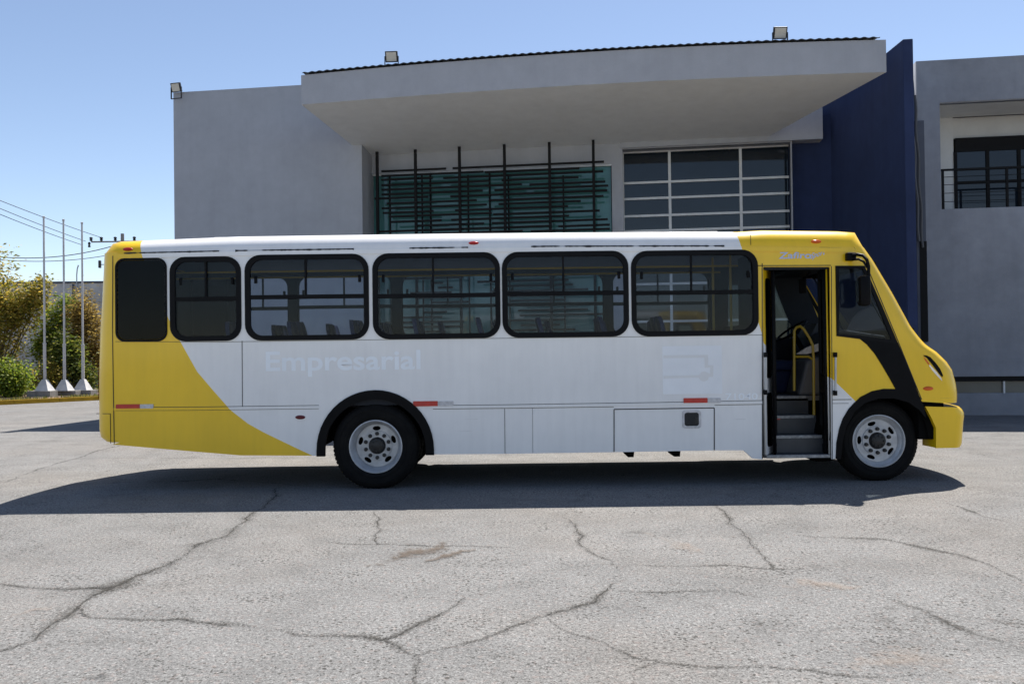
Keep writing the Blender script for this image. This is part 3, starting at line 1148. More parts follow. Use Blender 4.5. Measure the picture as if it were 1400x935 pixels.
hl = cap_strip("headlight", [(1262, 485.5), (1267, 486), (1272, 488.5), (1279, 496), (1285, 504), (1289, 513)],
               [(1262.5, 486.5), (1267, 489.5), (1271.5, 495), (1277, 502), (1283, 510), (1288, 516)], M_BLACK, 0.006)
cap_strip("indicator_lens", [(1262, 487.5), (1266, 491), (1269.5, 496)], [(1265, 493), (1268, 497), (1271, 500)], M_ORANGE, 0.005, hl)
cap_strip("lamp_reflector", [(1270, 497.5), (1275, 502.5), (1281, 509), (1287, 517)], [(1270, 500), (1274, 506), (1280, 513), (1288, 521)], M_CHROME, 0.004, hl)
hm = MB()
hm.grid([[(plan_x(x, WID - y, FR, FBUL) + .004, WID - y, z) for y in (0.03, .1, .2, .3)] for x, z in pf if bp(1285, 515)[1] < z < bp(1285, 490)[1]])
hm.build("headlight", M_CHROME, bus)

# --- lettering
text_mesh("lettering", "Zafiro", (bp(1064.5, 355)[0], bp(1064.5, 354)[1], bp(1109, 349)[0], bp(1086, 344.7)[1]), -0.004, M_LOGO, bus, 0.1, 0.018)
text_mesh("lettering", "Sport", (bp(1107.5, 354)[0], bp(1108, 356.5)[1], bp(1129, 349)[0], bp(1108, 347)[1]), -0.004, M_LOGO, bus, 0.5, 0.008, rot=math.radians(17))
bx = (bp(363.5, 500)[0], bp(470, 514.5)[1], bp(575, 500)[0], bp(470, 479.5)[1])
text_mesh("faded_lettering", "Empresarial", bx, -0.0022, M_GHOST, bus, 0, 0.018)
text_mesh("faded_lettering", "71040", (bp(992, 545)[0], bp(1010, 546.5)[1], bp(1036, 545)[0], bp(1010, 537.5)[1]), -0.0022, M_GHOST, bus, 0, 0.01)
gx = rect_px(906, 473, 987, 538.5)
gh = sheet("faded_emblem", rrect(*gx, 0.01), [], -0.0018, 0.003, plain("faded_emblem_tone", (0.895, 0.905, 0.925), 0.36, var=0.06, scale=3), bus)
em = px([(907, 485.5), (968, 485), (968.3, 499), (975.5, 499), (975, 515), (969, 515.2), (968, 519), (963, 521.5), (957.5, 520), (955, 516), (907, 517.5),
         (907, 513.6), (955.5, 512.6), (959, 508.5), (963, 507.5), (967, 509), (970.5, 511), (971, 502.5), (963.5, 502.7), (963, 489), (907, 489.7)])
sheet("emblem_outline", em, [], -0.0032, 0.002, M_GHOST2, gh)

# --- grab handles beside the door
for u, v0, v1 in ((1045.6, 485, 536), (1140.5, 485, 537)):
    a, b_ = at_y(u, v0, 0), at_y(u, v1, 0)
    h = MB()
    h.tube([(a.x, -.045, a.z - .02), (b_.x, -.045, b_.z + .02)], 0.013, 8)
    h = h.build("grab_handle", M_STEEL, bus, smooth=True)
    gh_ = h
    for p in (a, b_):
        MB().box(p.x - .018, p.x + .018, -.06, 0, p.z - .03, p.z + .03).build("handle_bracket", M_BLACK, gh_, bevel=.006)

# --- door leaves folded into the doorway
def leaf(name, p0, p1, z0, z1, mat, th=0.035):
    """panel between two plan points, with two dark windows"""
    d = Vector((p1[0] - p0[0], p1[1] - p0[1], 0))
    L_ = d.length
    ang = math.atan2(d.y, d.x)
    rt = empty(name, (0, 0, 0))
    g1 = rrect(.05, (z0 + z1) / 2 - .2, L_ - .05, z1 - .10, .06)
    g2 = rrect(.05, z0 + .09, L_ - .05, (z0 + z1) / 2 - .38, .06)
    o = sheet(name, [(0, z0), (L_, z0), (L_, z1), (0, z1)], [g1, g2], -th / 2, th, mat, bus)
    bpy.data.objects.remove(rt)
    for g in (g1, g2):
        fr_ = sheet("door_glass", g, [], -0.004, 0.006, M_DARKGLASS, o)
        xs = [q[0] for q in g]
        zs = [q[1] for q in g]
        sheet("glass_rubber", g, [rrect(min(xs) + .014, min(zs) + .014, max(xs) - .014, max(zs) - .014, .045)], -th / 2 - .004, th + .008, M_RUBBER, o)
    e = MB()
    e.box(L_ + .002, L_ + .034, -.022, .022, z0, z1)
    e.build("edge_rubber", M_RUBBER, o, bevel=.006)
    mt = Matrix.Translation((p0[0], p0[1], 0)) @ Matrix.Rotation(ang, 4, 'Z')
    for q in [o] + list(o.children):
        q.data.transform(mt)
    return o


zt_d, zb_d = bp(1090, 367.5)[1], bp(1090, 622)[1]
xl, xr_ = bp(1043.5, 500)[0], bp(1134.5, 500)[0]
leaf("door_leaf", (xl + .02, .05), (at_y(1053.5, 480, .34).x, .34), zb_d, zt_d, M_PAINT)
leaf("door_leaf", (at_y(1057.5, 480, .06).x + .01, .10), (at_y(1057.0, 480, .38).x + .02, .40), zb_d, zt_d, M_BLACK, .03)
leaf("door_leaf", (xr_ - .03, .05), (at_y(1122, 480, .40).x, .40), zb_d, zt_d, M_BLACK, .03)
leaf("door_leaf", (xr_ - .01, .05), (at_y(1127.5, 480, .40).x, .42), zb_d, zt_d, M_PAINT, .03)
# door jamb and header lining
j = MB()
j.box(xl - .05, xl, .03, .9, .36, 2.85)
j.box(xr_ + .03, xr_ + .06, .03, .36, .36, 2.75)
j.box(xl, xr_ + .03, .03, .12, bp(1090, 368)[1] - .0, 2.86)
j.build("door_jamb", M_LINING, bus)
# --- steps
stp, nos = MB(), MB()
xs0, xs1 = xl + .001, xr_ + .029
FLOOR = 1.02
lev = [(0.03, .345), (.30, .557), (.58, .785), (.86, FLOOR)]
for (y0, z0), (y1, z1) in zip(lev, lev[1:]):
    stp.box(xs0, xs1, y0, y1 + .02, z0 - .03, z0)
    stp.box(xs0, xs1, y1, y1 + .02, z0, z1 - .03)
for y0, z0 in lev:
    nos.box(xs0 + .03, xs1 - .03, y0 - .006, y0 + .05, z0 - .034, z0 + .004)
stp.build("step", M_STEP, bus)
nos.build("step_edge", M_NOSE, bus, bevel=.004)
MB().box(at_y(1054, 573, .6).x, at_y(1066, 573, .6).x, .576, .58, .735, .75).build("step_reflector", M_REDREF, bus)
# --- floor, ceiling, underbody
fl = MB()
rxc = bp(513.5, 611)[0]
fl.box(WR[0][0] - .0, xl - .05, .66, WID - .66, FLOOR - .06, FLOOR)
for fy0, fy1 in ((.06, .658), (WID - .658, WID - .08)):
    fl.box(WR[0][0] - .0, rxc - .72, fy0, fy1, FLOOR - .06, FLOOR)
    fl.box(rxc + .72, xl - .05, fy0, fy1, FLOOR - .06, FLOOR)
    fl.box(rxc - .72, rxc + .72, fy0, fy1, 1.24, 1.28)
fl.box(xl - .05, bp(1215, 500)[0], .86, WID - .08, FLOOR - .06, FLOOR)
fl.build("cabin_floor", M_FLOORM, bus)
ce = MB()
ce.box(WR[0][0] - .0, bp(1160, 330)[0], .05, WID - .05, 2.90, 2.93)
ce.build("ceiling", M_CEIL, bus)
MB().box(WR[0][0] + .0, WR[0][0] + .04, .09, WID - .09, FLOOR, 2.88).build("rear_bulkhead", M_LINING, bus)
un = MB()
un.box(bp(170, 600)[0], bp(430, 600)[0], .10, WID - .1, .60, .96)
un.box(bp(596, 600)[0], bp(1040, 600)[0], .10, WID - .1, .50, .96)
un.box(bp(430, 600)[0], bp(596, 600)[0], .70, WID - .7, .52, .96)
un.box(bp(1042, 600)[0], bp(1290, 600)[0], 1.0, WID - .75, .50, .95)
for u in (857, 921):
    x = bp(u, 620)[0]
    un.add([(x - .09, .12, .5), (x + .12, .12, .5), (x + .10, .12, .335), (x + .03, .12, .335), (x - .09, .5, .5), (x + .12, .5, .5), (x + .10, .5, .335), (x + .03, .5, .335)],
           [(0, 1, 2, 3), (7, 6, 5, 4), (0, 4, 5, 1), (1, 5, 6, 2), (2, 6, 7, 3), (3, 7, 4, 0)])
for xw in (bp(513, 612)[0], bp(1203, 603)[0]):
    un.tube([(xw, .3, .5), (xw, WID - .3, .5)], .09, 10)
un.build("chassis", M_UNDER, bus)

# --- seats
seat0 = MB()
seat0.box(-.02, .40, -.20, .20, .36, .44)
seat0 = seat0.build("seat", M_SEATM, bus, bevel=.025)
sb = MB()
rows = []
prof = [(0.0, .42), (-.035, .60), (-.07, .80), (-.10, .95), (-.125, 1.06)]
NY = 11
for side_ in (0, 1):
    for x, z in (prof if side_ == 0 else prof[::-1]):
        row = []
        for k in range(NY):
            t = -1 + 2 * k / (NY - 1)
            hw = .20 * (1.0 if z < .9 else 1.0 - (z - .9) * 0.7)
            zz = z - (.055 * max(0, abs(t) - .45) ** 2 * 6 if z > .9 else 0) - (.03 * math.exp(-(t / .25) ** 2) if z > 1.0 else 0)
            row.append((x + (-.05 if side_ else 0.0) + .03 * t * t, hw * t, zz))
        rows.append(row)
sb.grid(rows + [rows[0]])
nr = len(prof)
for k in (0, NY - 1):
    sb.add([rows[i][k] for i in range(2 * nr)], [(i, i + 1, 2 * nr - 2 - i, 2 * nr - 1 - i) for i in range(nr - 1)])
sb.build("backrest", M_SEATM, seat0, smooth=True)
lg = MB()
for yy in (-.15, .15):
    lg.tube([(.15, yy, 0), (.15, yy, .37)], .018, 6)
lg.build("seat_leg", M_DARKMETAL, seat0)
first = True
for u in (318, 405, 492, 580, 668, 752, 840, 921):
    xx = bp(u, 440)[0]
    for k, yy in enumerate((.32, .74, 1.66, 2.08)):
        if u == 918 and k < 0:
            continue
        xo = xx * (1.0 + (0.0 if k < 2 else 0.0)) + random.uniform(-.02, .02) + (.18 if k > 1 else 0)
        s_ = seat0 if first else copy_tree(seat0, bus)
        first = False
        s_.location = (xo, yy, FLOOR + random.uniform(-.01, .01))
# handrails inside
hr = MB()
for yy in (.75, 1.65):
    hr.tube([(WR[0][0], yy, 2.74), (bp(1030, 360)[0], yy, 2.74)], .014, 6)
hr.build("ceiling_handrail", M_RAILY, bus, smooth=True)
hp = MB()
for u, yy in ((975, 1.25), (999, .95), (1020, 1.7)):
    x = at_y(u, 400, yy).x
    hp.tube([(x, yy, FLOOR), (x, yy, 2.9)], .017, 8)
hp.build("upright_handrail", M_RAILY, bus, smooth=True)
# partition behind the driver
pt = MB()
xp = at_y(1008, 440, 1.6).x
pt.box(xp, xp + .03, 1.35, WID - .1, FLOOR, 1.98)
pt.build("driver_partition", M_LINING, bus)
# driver's seat
ds = MB()
dx = xp + .62
ds.box(dx - .25, dx + .25, 1.55, 2.05, FLOOR + .32, FLOOR + .46)
ds.box(dx - .18, dx + .18, 1.65, 1.95, FLOOR, FLOOR + .34)
ds.box(dx - .36, dx - .22, 1.56, 2.04, FLOOR + .42, FLOOR + 1.02, lambda p: Vector((p.x - (p.z - FLOOR - .42) * .18, p.y, p.z)))
ds.build("driver_seat", M_SEATM, bus, bevel=.04)
# dashboard, engine cover, steering wheel
db = MB()
d0 = at_y(1103, 450, 1.6).x
db.prism([(d0 + .05, FLOOR), (d0, 1.62), (d0 + .06, 1.84), (d0 + .22, 1.90), (d0 + .85, 1.80), (d0 + .95, FLOOR)], 1.0, WID - .1)
db.prism([(d0 + .40, FLOOR), (d0 + .30, 1.55), (d0 + .45, 1.72), (d0 + .85, 1.70), (d0 + .95, FLOOR)], .35, 1.0)
db.build("dashboard", M_STEP, bus, bevel=.02)
ip = MB()
ip.add([(d0 + .02, 1.55, 1.80), (d0 + .02, 2.1, 1.80), (d0 + .13, 2.1, 2.0), (d0 + .13, 1.55, 2.0), (d0 + .28, 1.55, 1.9), (d0 + .28, 2.1, 1.9)],
       [(0, 1, 2, 3), (3, 2, 5, 4), (0, 3, 4), (1, 5, 2)])
ip.build("instrument_hood", M_STEP, bus)
ec = MB()
e0 = at_y(1092, 500, 1.2).x
ec.prism([(e0 - .1, FLOOR), (e0 + .02, 1.48), (e0 + .55, 1.66), (e0 + .75, 1.66), (e0 + .75, FLOOR)], .95, 1.5)
ec.build("engine_cover", M_FLOORM, bus, bevel=.04)
ew = MB()
ew.add([tuple(at_y(u, v, .93)) for u, v in ((1089, 484), (1103, 475), (1124, 468), (1124, 479), (1103, 484))] + [(p[0], .97, p[2]) for p in [at_y(u, v, .93) for u, v in ((1089, 484), (1103, 475), (1124, 468), (1124, 479), (1103, 484))]],
       [(0, 1, 2, 3, 4), (9, 8, 7, 6, 5), (0, 5, 6, 1), (1, 6, 7, 2), (2, 7, 8, 3), (3, 8, 9, 4), (4, 9, 5, 0)])
ew.build("dash_sun_patch", M_WREF, bus)  # white sheet standing in for the sun patches on the engine cover
sw = MB()
sc_ = Vector((d0 - .15, 1.80, 1.90))
t1, t2 = Vector((0, 1, 0)), Vector((.80, 0, .55)).normalized()
sw.tube([sc_ + (t1 * math.cos(a) + t2 * math.sin(a)) * .24 for a in [k * math.tau / 28 for k in range(29)]], .016, 8, False)
for a in (0.3, 2.4, 4.4):
    sw.tube([sc_ + Vector((.04, 0, -.06)), sc_ + (t1 * math.cos(a) + t2 * math.sin(a)) * .23], .014, 6)
sw.tube([sc_ + Vector((.04, 0, -.06)), sc_ + Vector((.28, 0, -.5))], .035, 8)
sw.build("steering_wheel", M_BLACK, bus, smooth=True)
# yellow entrance rail
er = MB()
Yr = .62
pl = [(1085.8, 534), (1085.8, 470), (1086, 452), (1089, 447.5), (1094, 446), (1099, 450), (1107, 463), (1111, 471.5), (1112.3, 490), (1113, 588)]
er.tube([at_y(u, v, Yr) for u, v in pl], .018, 8)
er.tube([at_y(1086, 487.5, Yr), at_y(1105, 487.5, Yr), at_y(1111, 491, Yr)], .016, 8)
er.build("entrance_handrail", M_RAILY, bus, smooth=True)
# interior mirror, sun visor
im = MB()
a = at_y(1097.5, 391, 1.3)
im.box(a.x - .05, a.x + .05, 1.28, 1.33, a.z - .10, a.z + .10)
im.tube([a + Vector((.03, 0, .1)), a + Vector((.12, 0, .22))], .012, 6)
im.build("interior_mirror", M_BLACK, bus, bevel=.015)
vz = MB()
vz.box(at_y(1075, 370, 1.2).x, at_y(1165, 370, .4).x, .08, WID - .08, 2.70, 2.90)
vz.build("header_panel", M_BLACK, bus, bevel=.03)

# --- outside mirror
mr = MB()
Ym = -.24
A0 = at_y(1163, 350, -.06)
mr.tube([A0, at_y(1172, 348, -.14), at_y(1180, 349.5, -.20), at_y(1185, 355, Ym), at_y(1187.5, 364, Ym), at_y(1187.5, 380, Ym)], .02, 8)
mr.tube([at_y(1164, 355, -.06), at_y(1174, 354.5, -.15), at_y(1181, 358, -.21), at_y(1185.5, 366, Ym)], .014, 8)
m_ = mr.build("mirror_arm", M_BLACK, bus, smooth=True)
x0, z0, x1, z1 = rect_px(1157, 345.5, 1169.5, 356.5, -.05)
MB().box(x0, x1, -.09, 0, z0, z1).build("mirror_mount", M_BLACK, m_, bevel=.015)
x0, z0, x1, z1 = rect_px(1173, 377, 1189, 418.5, Ym)
hs = MB()
hs.box(x0, x1, Ym - .10, Ym + .10, z0, z1, lambda p: Vector((p.x + (p.y - Ym) * .15, p.y, p.z)))
hs = hs.build("mirror_housing", M_BLACK, m_, bevel=.045, smooth=True)
MB().box(x0 - .004, x0 + .002, Ym - .06, Ym + .06, z0 + .05, z1 - .05).build("mirror_glass", M_MIRROR, m_)


# --- wheels
def wheel(name_loc, R, width, rim_r, recess, dual=False):
    """axle along +Y, outer face at y=0"""
    ty = MB()
    w = width
    p = [(rim_r, .012), (rim_r + .02, -.004), (rim_r + .045, -.012), (rim_r + .05, -.016), (rim_r + .062, -.016), (rim_r + .066, -.012), (R * .80, -.016), (R * .845, -.014), (R * .85, -.020), (R * .87, -.019), (R * .875, -.012), (R * .90, -.008), (R * .955, .012), (R * .985, .035), (R, .07), (R, w - .07),
         (R * .985, w - .035), (R * .955, w - .012), (R * .80, w + .01), (rim_r, w)]
    ty.lathe(p, n=64)
    tg = []
    t = ty.build("wheel", M_TYRE, bus, smooth=True, loc=name_loc)
    # tread blocks
    tb = MB()
    for k in range(64):
        a = k * math.tau / 64
        c, s_ = math.cos(a), math.sin(a)
        xf = lambda q: Vector((q.x * c - q.z * s_, q.y, q.x * s_ + q.z * c))
        for y0, y1 in ((.05, .105), (.115, .165), (.175, .225)):
            tb.box(R - .012, R + .004, y0, y1, -.018, .018, xf)
    tb.build("tread", M_TYRE, t)
    rm = MB()
    rm.lathe([(rim_r + .006, .012), (rim_r + .008, -.006), (rim_r - .004, -.010), (rim_r - .012, -.002), (rim_r - .022, .03), (rim_r - .03, recess * .6), (rim_r - .055, recess + .01),
              (rim_r - .08, recess + .012)], n=56)
    rm = rm.build("rim", M_RIM, t, smooth=True)
    hs_ = [ell(.217 * math.cos(a), .217 * math.sin(a), .028, .052, 18, a) for a in [math.radians(106 + 72 * k) for k in range(5)]]
    if dual:
        hs_ = [ell(.213 * math.cos(a), .213 * math.sin(a), .028, .050, 18, a) for a in [math.radians(92 + 72 * k) for k in range(5)]]
    ds_ = sheet("disc", ell(0, 0, rim_r - .062, rim_r - .062, 56), hs_, recess, .012, M_RIM, t)
    rg = MB()
    rg.lathe([(.185, recess + .001), (.180, recess - .014), (.10, recess - .016)], n=40)
    rg.build("disc_boss", M_RIM, t, smooth=True)
    bk = MB()
    bk.lathe([(0.001, recess + .09), (rim_r - .01, recess + .09)], n=32)
    bk.build("brake_drum", M_UNDER, t)
    for k in range(10):
        nu = MB()
        a = math.radians(18 + 36 * k)
        nu.lathe([(.001, recess - .055), (.018, recess - .053), (.024, recess - .03), (.026, recess - .01)], c=(.147 * math.cos(a), 0, .147 * math.sin(a)), n=8)
        nu.build("lug_nut", M_HUB, t, smooth=True)
    hb = MB()
    hb.lathe([(.001, recess - .075), (.05, recess - .072), (.085, recess - .06), (.105, recess - .02), (.108, recess + .0)], n=32)
    for k in range(8):
        a = math.radians(45 * k)
        hb.lathe([(.001, recess - .085), (.012, recess - .083), (.013, recess - .055)], c=(.066 * math.cos(a), 0, .066 * math.sin(a)), n=6)
    hb.build("hub", M_HUB, t, smooth=True)
    return t


rx_ = bp(513.5, 611)[0]
fx_ = at_y(1202, 603, .12).x
wr = wheel((rx_, .01, .517), .525, .28, .318, .13, True)
wf = wheel((fx_, .13, .495), .50, .26, .318, .06)
for src, x, z in ((wr, rx_, .517), (wf, fx_, .495)):
    c = copy_tree(src, bus)
    c.location = (x, WID - (.01 if src is wr else .13), z)
    c.rotation_euler = (0, 0, math.pi)
ii = copy_tree(wr, bus)
ii.location = (rx_, .34, .517)
ii = copy_tree(wr, bus)
ii.location = (rx_, WID - .34, .517)
ii.rotation_euler = (0, 0, math.pi)

# ================================================================== BUILDING
TH = math.radians(8.2)
KB = 0.95
P0 = Vector((-4.17 * KB, CAM.y + 23.6 * KB, 0))
E = Vector((math.cos(TH), -math.sin(TH), 0))
N = Vector((math.sin(TH), math.cos(TH), 0))


def L(u, v, t=0.0):
    """photo pixel -> (s, z) on the facade-parallel plane t metres behind the front wall"""
    r = ray(u, v)
    q = P0 + N * t
    k = (q - CAM).dot(N) / r.dot(N)
    p = CAM + r * k
    return ((p - P0).dot(E), p.z)


def toloc(p):
    d = p - P0
    return Vector((d.dot(E), d.dot(N), p.z))


bld = tag(empty("office_building", P0, -TH), "grey two storey office building with wide flat entrance canopy and dark blue end wall", "building")
TR = 0.93 * KB
sl_, zl = L(237, 127)
zl = (L(237, 127)[1] + L(411, 116.5)[1]) / 2
s495 = L(495, 250)[0]
MB().box(sl_, s495, 0, 14, 0, zl).build("wall", M_WALL, bld)
# recessed wall
s_h = L(1125, 170, TR - .08)[0]
z_sb = (L(515, 213, TR)[1] + L(1048, 188, TR)[1]) / 2
g0, g1 = L(507.5, 240, TR), L(836, 222, TR)
zg1 = (g0[1] + g1[1]) / 2
w0, w1 = L(851, 206, TR), L(1081.5, 200, TR)
WT = TR + .5
zgb = 0.9
hole1 = [(g0[0], zgb), (g1[0], zgb), (g1[0], zg1), (g0[0], zg1)]
hole2 = [(w0[0], zgb), (w1[0], zgb), (w1[0], z_sb - .12), (w0[0], z_sb - .12)]
sheet("wall", [(s495 - .4, 0), (w1[0] + .02, 0), (w1[0] + .02, z_sb + 1.0), (s495 - .4, z_sb + 1.0)], [hole1, hole2], TR, .25, M_WALL, bld)
MB().box(s495, w1[0] + 1.6, TR + .9, 14, 0, z_sb + .9).build("core_wall", M_DADO, bld)
# header over the right window
MB().box(w0[0] - .06, s_h, TR - .06, TR + .48, z_sb - .115, z_sb + 1.0).build("window_header", M_WALL, bld)
# blue wall: back part beside the window and the long fin
sb1 = toloc(at_d(1127, 300, 23.3 * KB))
sb2 = toloc(at_d(1238, 250, 18.65 * KB))
MB().box(w1[0] + .02, sb1.x + .5, TR + .35, TR + .6, 0, z_sb + .6).build("blue_wall", M_BLUE, bld)
zf = at_d(1231, 54, 18.65 * KB).z
fin = MB()
fw = .2
q = [(sb1.x, sb1.y + .9), (sb2.x, sb2.y), (sb2.x + fw, sb2.y), (sb1.x + .35, sb1.y + .9)]
fin.add([(x, y, 0) for x, y in q] + [(x, y, zf) for x, y in q], [(3, 2, 1, 0), (4, 5, 6, 7)] + [(i, (i + 1) % 4, (i + 1) % 4 + 4, i + 4) for i in range(4)])
fin.build("blue_wall", M_BLUE, bld, bevel=.015)
# canopy
cFL, cFR = at_d(412, 142.5, 20.75 * KB), at_d(1212, 100, 18.83 * KB)
cBRl = Vector((L(1048, 188, TR)[0], TR + .02, z_sb))
cBLl = Vector((L(500, 205, TR)[0], TR + .02, z_sb))
zfb = (cFL.z + cFR.z) / 2
zft = (at_d(412, 103, 20.75 * KB).z + at_d(1212, 55, 18.83 * KB).z) / 2
a, b_ = toloc(cFL), toloc(cFR)
NC = 28
fb, ft, bb, bt = [], [], [], []
for k in range(NC + 1):
    t = k / NC
    cam_ = .13 * (1 - (2 * t - 1) ** 2)
    p = a.lerp(b_, t)
    q = cBLl.lerp(cBRl, t)
    fb.append((p.x, p.y, zfb + cam_ * .7))
    ft.append((p.x, p.y, zft + cam_))
    bb.append((q.x, q.y, z_sb + cam_ * .15))
    bt.append((q.x, q.y, zft - .25))
cp = MB()
cp.grid([fb, ft])
cp.grid([ft, bt])
cp.add([fb[0], ft[0], bt[0], bb[0]], [(0, 1, 2, 3)])
cp.add([fb[-1], ft[-1], bt[-1], bb[-1]], [(3, 2, 1, 0)])
canopy = cp.build("canopy", M_WALL, bld)
sf_ = MB()
mid = [tuple(Vector(p).lerp(Vector(q), .5)) for p, q in zip(fb, bb)]
sf_.grid([fb, mid, bb])
sf_.build("soffit", M_SOFFIT, canopy)
co = MB()
NCR = 420
r1, r2, r3 = [], [], []
for k in range(NCR + 1):
    t = .004 + .986 * k / NCR
    cam_ = .13 * (1 - (2 * t - 1) ** 2)
    p = a.lerp(b_, t)
    q = cBLl.lerp(cBRl, t)
    wv = .011 * math.sin(k * math.tau / 6)
    z = zft + cam_ + .045 + wv
    r1.append((p.x, p.y - .05, z - .02))
    r2.append((p.x, p.y - .05, z))
    r3.append((q.x, q.y, z - .25))
co.grid([r1, r2, r3])
co.build("roof_sheet", M_CORR, canopy)
MB().box(a.x + .05, b_.x - .05, 0, .03, 0, .05, lambda p: Vector((p.x, a.y + (b_.y - a.y) * (p.x - a.x) / (b_.x - a.x) + p.y + .0, zft + .13 * (1 - (2 * (p.x - a.x) / (b_.x - a.x) - 1) ** 2) + p.z - .01))) if False else None
# teal glazing
tg_ = sheet("glazing", [(g0[0] - .02, zgb), (g1[0] + .02, zgb), (g1[0] + .02, zg1 + .02), (g0[0] - .02, zg1 + .02)], [], TR + .12, .02, M_TEAL, bld)
gf2 = MB()
gf2.box(g0[0], g1[0], TR + .04, TR + .10, zg1 - .045, zg1)
for k in range(0, 5):
    x = g0[0] + (g1[0] - g0[0]) * k / 4
    MB().box(x - .02, x + .02, TR + .06, TR + .115, zgb, zg1 - .045).build("glazing_mullion", M_BLKFRAME, tg_)
gf2.build("glazing_frame", M_MULL, tg_)
# white-framed window
wz = [L(1012, v, WT)[1] for v in (202, 245, 267, 291, 312, 334)]
ws_ = [L(851.5, 250, WT)[0], L(915.5, 250, WT)[0], L(1012.5, 250, WT)[0], L(1081, 250, WT)[0]]
wf_ = MB()
for s_ in ws_:
    wf_.box(s_ - .035, s_ + .035, WT - .05, WT + .05, zgb, wz[0] + .03)
for z in wz + [wz[-1] - 1.0, wz[-1] - 2.0]:
    for sa, sb_ in zip(ws_, ws_[1:]):
        wf_.box(sa + .035, sb_ - .035, WT - .045, WT + .045, z - .03, z + .03)
wf_ = wf_.build("window_frame", M_MULL, bld)
for sa, sb_ in zip(ws_, ws_[1:]):
    MB().box(sa, sb_, WT + .0, WT + .02, zgb, wz[0]).build("pane", M_BGLASS, wf_)
MB().box(w0[0] - .3, w1[0] + .02, WT + .03, WT + .08, z_sb - .2 if False else wz[0], z_sb + .5).build("lintel", M_DADO, bld)
sheet("window_reveal", [(w0[0] - .001, zgb), (w0[0] - .12, zgb), (w0[0] - .12, z_sb), (w0[0] - .001, z_sb)], [], TR + .25, .3, M_WALL, bld)

# louvre screen hanging from the canopy
scr_o = tag(empty("louvre_screen", P0 + E * L(670, 300, .3)[0] + N * .3, -TH), "black steel screen of uneven horizontal slats hanging over the teal glass", "screen")
TS = .45
s00 = L(670, 300, .3)[0]
posts = [515.5, 567.8, 628, 689.5, 751, 811]
ptop = [213, 210, 206, 203, 200, 197]


def S_(u, v, t):
    s_, z = L(u, v, t)
    return s_ - s00, z


for u, v in zip(posts, ptop):
    s_, z = S_(u, v, TS)
    m_ = MB().box(s_ - .035, s_ + .035, TS - .3 - .035, TS - .3 + .035, .8, z + .10)
    m_.build("post", M_BLKFRAME, scr_o)
for u in (533, 577, 640, 695, 770):
    s_, z = S_(u, 240, TS + .25)
    MB().box(s_ - .02, s_ + .02, TS - .3 + .22, TS - .3 + .26, .8, z).build("post", M_BLKFRAME, scr_o)
ROWS = [[(150, 477), (510, 1275)], [(150, 665), (672, 1150)], [(150, 410), (462, 1270)], [(150, 695), (757, 1145)], [(150, 858), (897, 1280)],
        [(150, 660), (720, 1295)], [(115, 385), (497, 1290)], [(175, 630), (690, 1270)], [(150, 680), (740, 1155)], [(155, 410), (520, 1090)],
        [(185, 705), (712, 1250)], [(190, 450), (500, 1095)], [(320, 665), (705, 1290)], [(130, 1000), (1040, 1300)], [(320, 860), (900, 1300)]]
sl_m = MB()
zr_ = (L(518, 234.3, TS)[1] + L(811, 221, TS)[1]) / 2
for i, row in enumerate(ROWS):
    for k, (c0, c1) in enumerate(row):
        sa, sb_ = S_(480 + c0 / 3.684, 250, TS)[0], S_(480 + c1 / 3.684, 250, TS)[0]
        z = zr_ - .125 * i - (.018 if k and i % 3 == 1 else 0) + (.02 if i % 4 == 2 and k == 0 else 0)
        sl_m.box(sa, sb_, TS - .3 + .04, TS - .3 + .085 + .0017 * (i % 7), z - .026, z + .026)
zlow = zr_ - .125 * 15
rr = random.Random(3)
while zlow > .9:
    for _ in range(2):
        u0 = rr.uniform(517, 600) if _ == 0 else rr.uniform(640, 720)
        u1 = rr.uniform(600, 640) if _ == 0 else rr.uniform(760, 833)
        sl_m.box(S_(u0, 300, TS)[0], S_(u1, 300, TS)[0], TS - .3 + .04, TS - .3 + .09, zlow - .028, zlow + .028)
    zlow -= .13
sl_m.build("slats", M_BLKFRAME, scr_o)

# ---- right-hand building
PR0 = P0 + E * L(1258, 400)[0]
nb = tag(empty("corner_building", PR0, -TH), "grey rendered two storey block with recessed balcony beside the blue wall", "building")
s0 = L(1258, 400)[0]


def R_(u, v, t=0.0):
    s_, z = L(u, v, t)
    return s_ - s0, z


ztop = (R_(1253, 83)[1] + R_(1400, 77)[1]) / 2
sbL = R_(1286, 220)[0]
zb1 = R_(1340, 137.5)[1]
zb0 = R_(1340, 284.5)[1]
sbR = sbL + 4.2
zs1, zs0 = R_(1345, 514.5)[1], R_(1345, 537.5)[1]
sw0 = R_(1303, 525)[0]
sheet("wall", [(0, 0), (11, 0), (11, ztop), (0, ztop)],
      [[(sbL, zb0), (sbR, zb0), (sbR, zb1), (sbL, zb1)], [(.06, zs0), (9, zs0), (9, zs1), (.06, zs1)]], 0, .25, M_WALLR, nb)
TB = 1.5
mbk = MB()
mbk.box(0, .22, .25, 13, 0, ztop)
mbk.box(10.8, 11, .25, 13, 0, ztop)
mbk.box(.22, 10.8, .25, 13, ztop - .7, ztop - .3)
mbk.box(.22, 10.8, TB + .25, TB + .45, 0, ztop - .7)
mbk.build("wall", M_WALLR, nb)
nbk = MB()
nbk.box(sbL - .12, sbL - .002, .25, TB, zb0 - .1, zb1 + .1)
nbk.box(sbR + .002, sbR + .12, .25, TB, zb0 - .1, zb1 + .1)
nbk.box(sbL - .002, sbR + .002, .25, TB, zb1 + .002, zb1 + .1)
nbk.box(sbL - .002, sbR + .002, .25, TB, zb0 - .1, zb0 - .002)
nbk.build("balcony_lining", M_LIGHTWALL, nb)
w_l, w_t = R_(1306, 188, TB)
bw = MB()
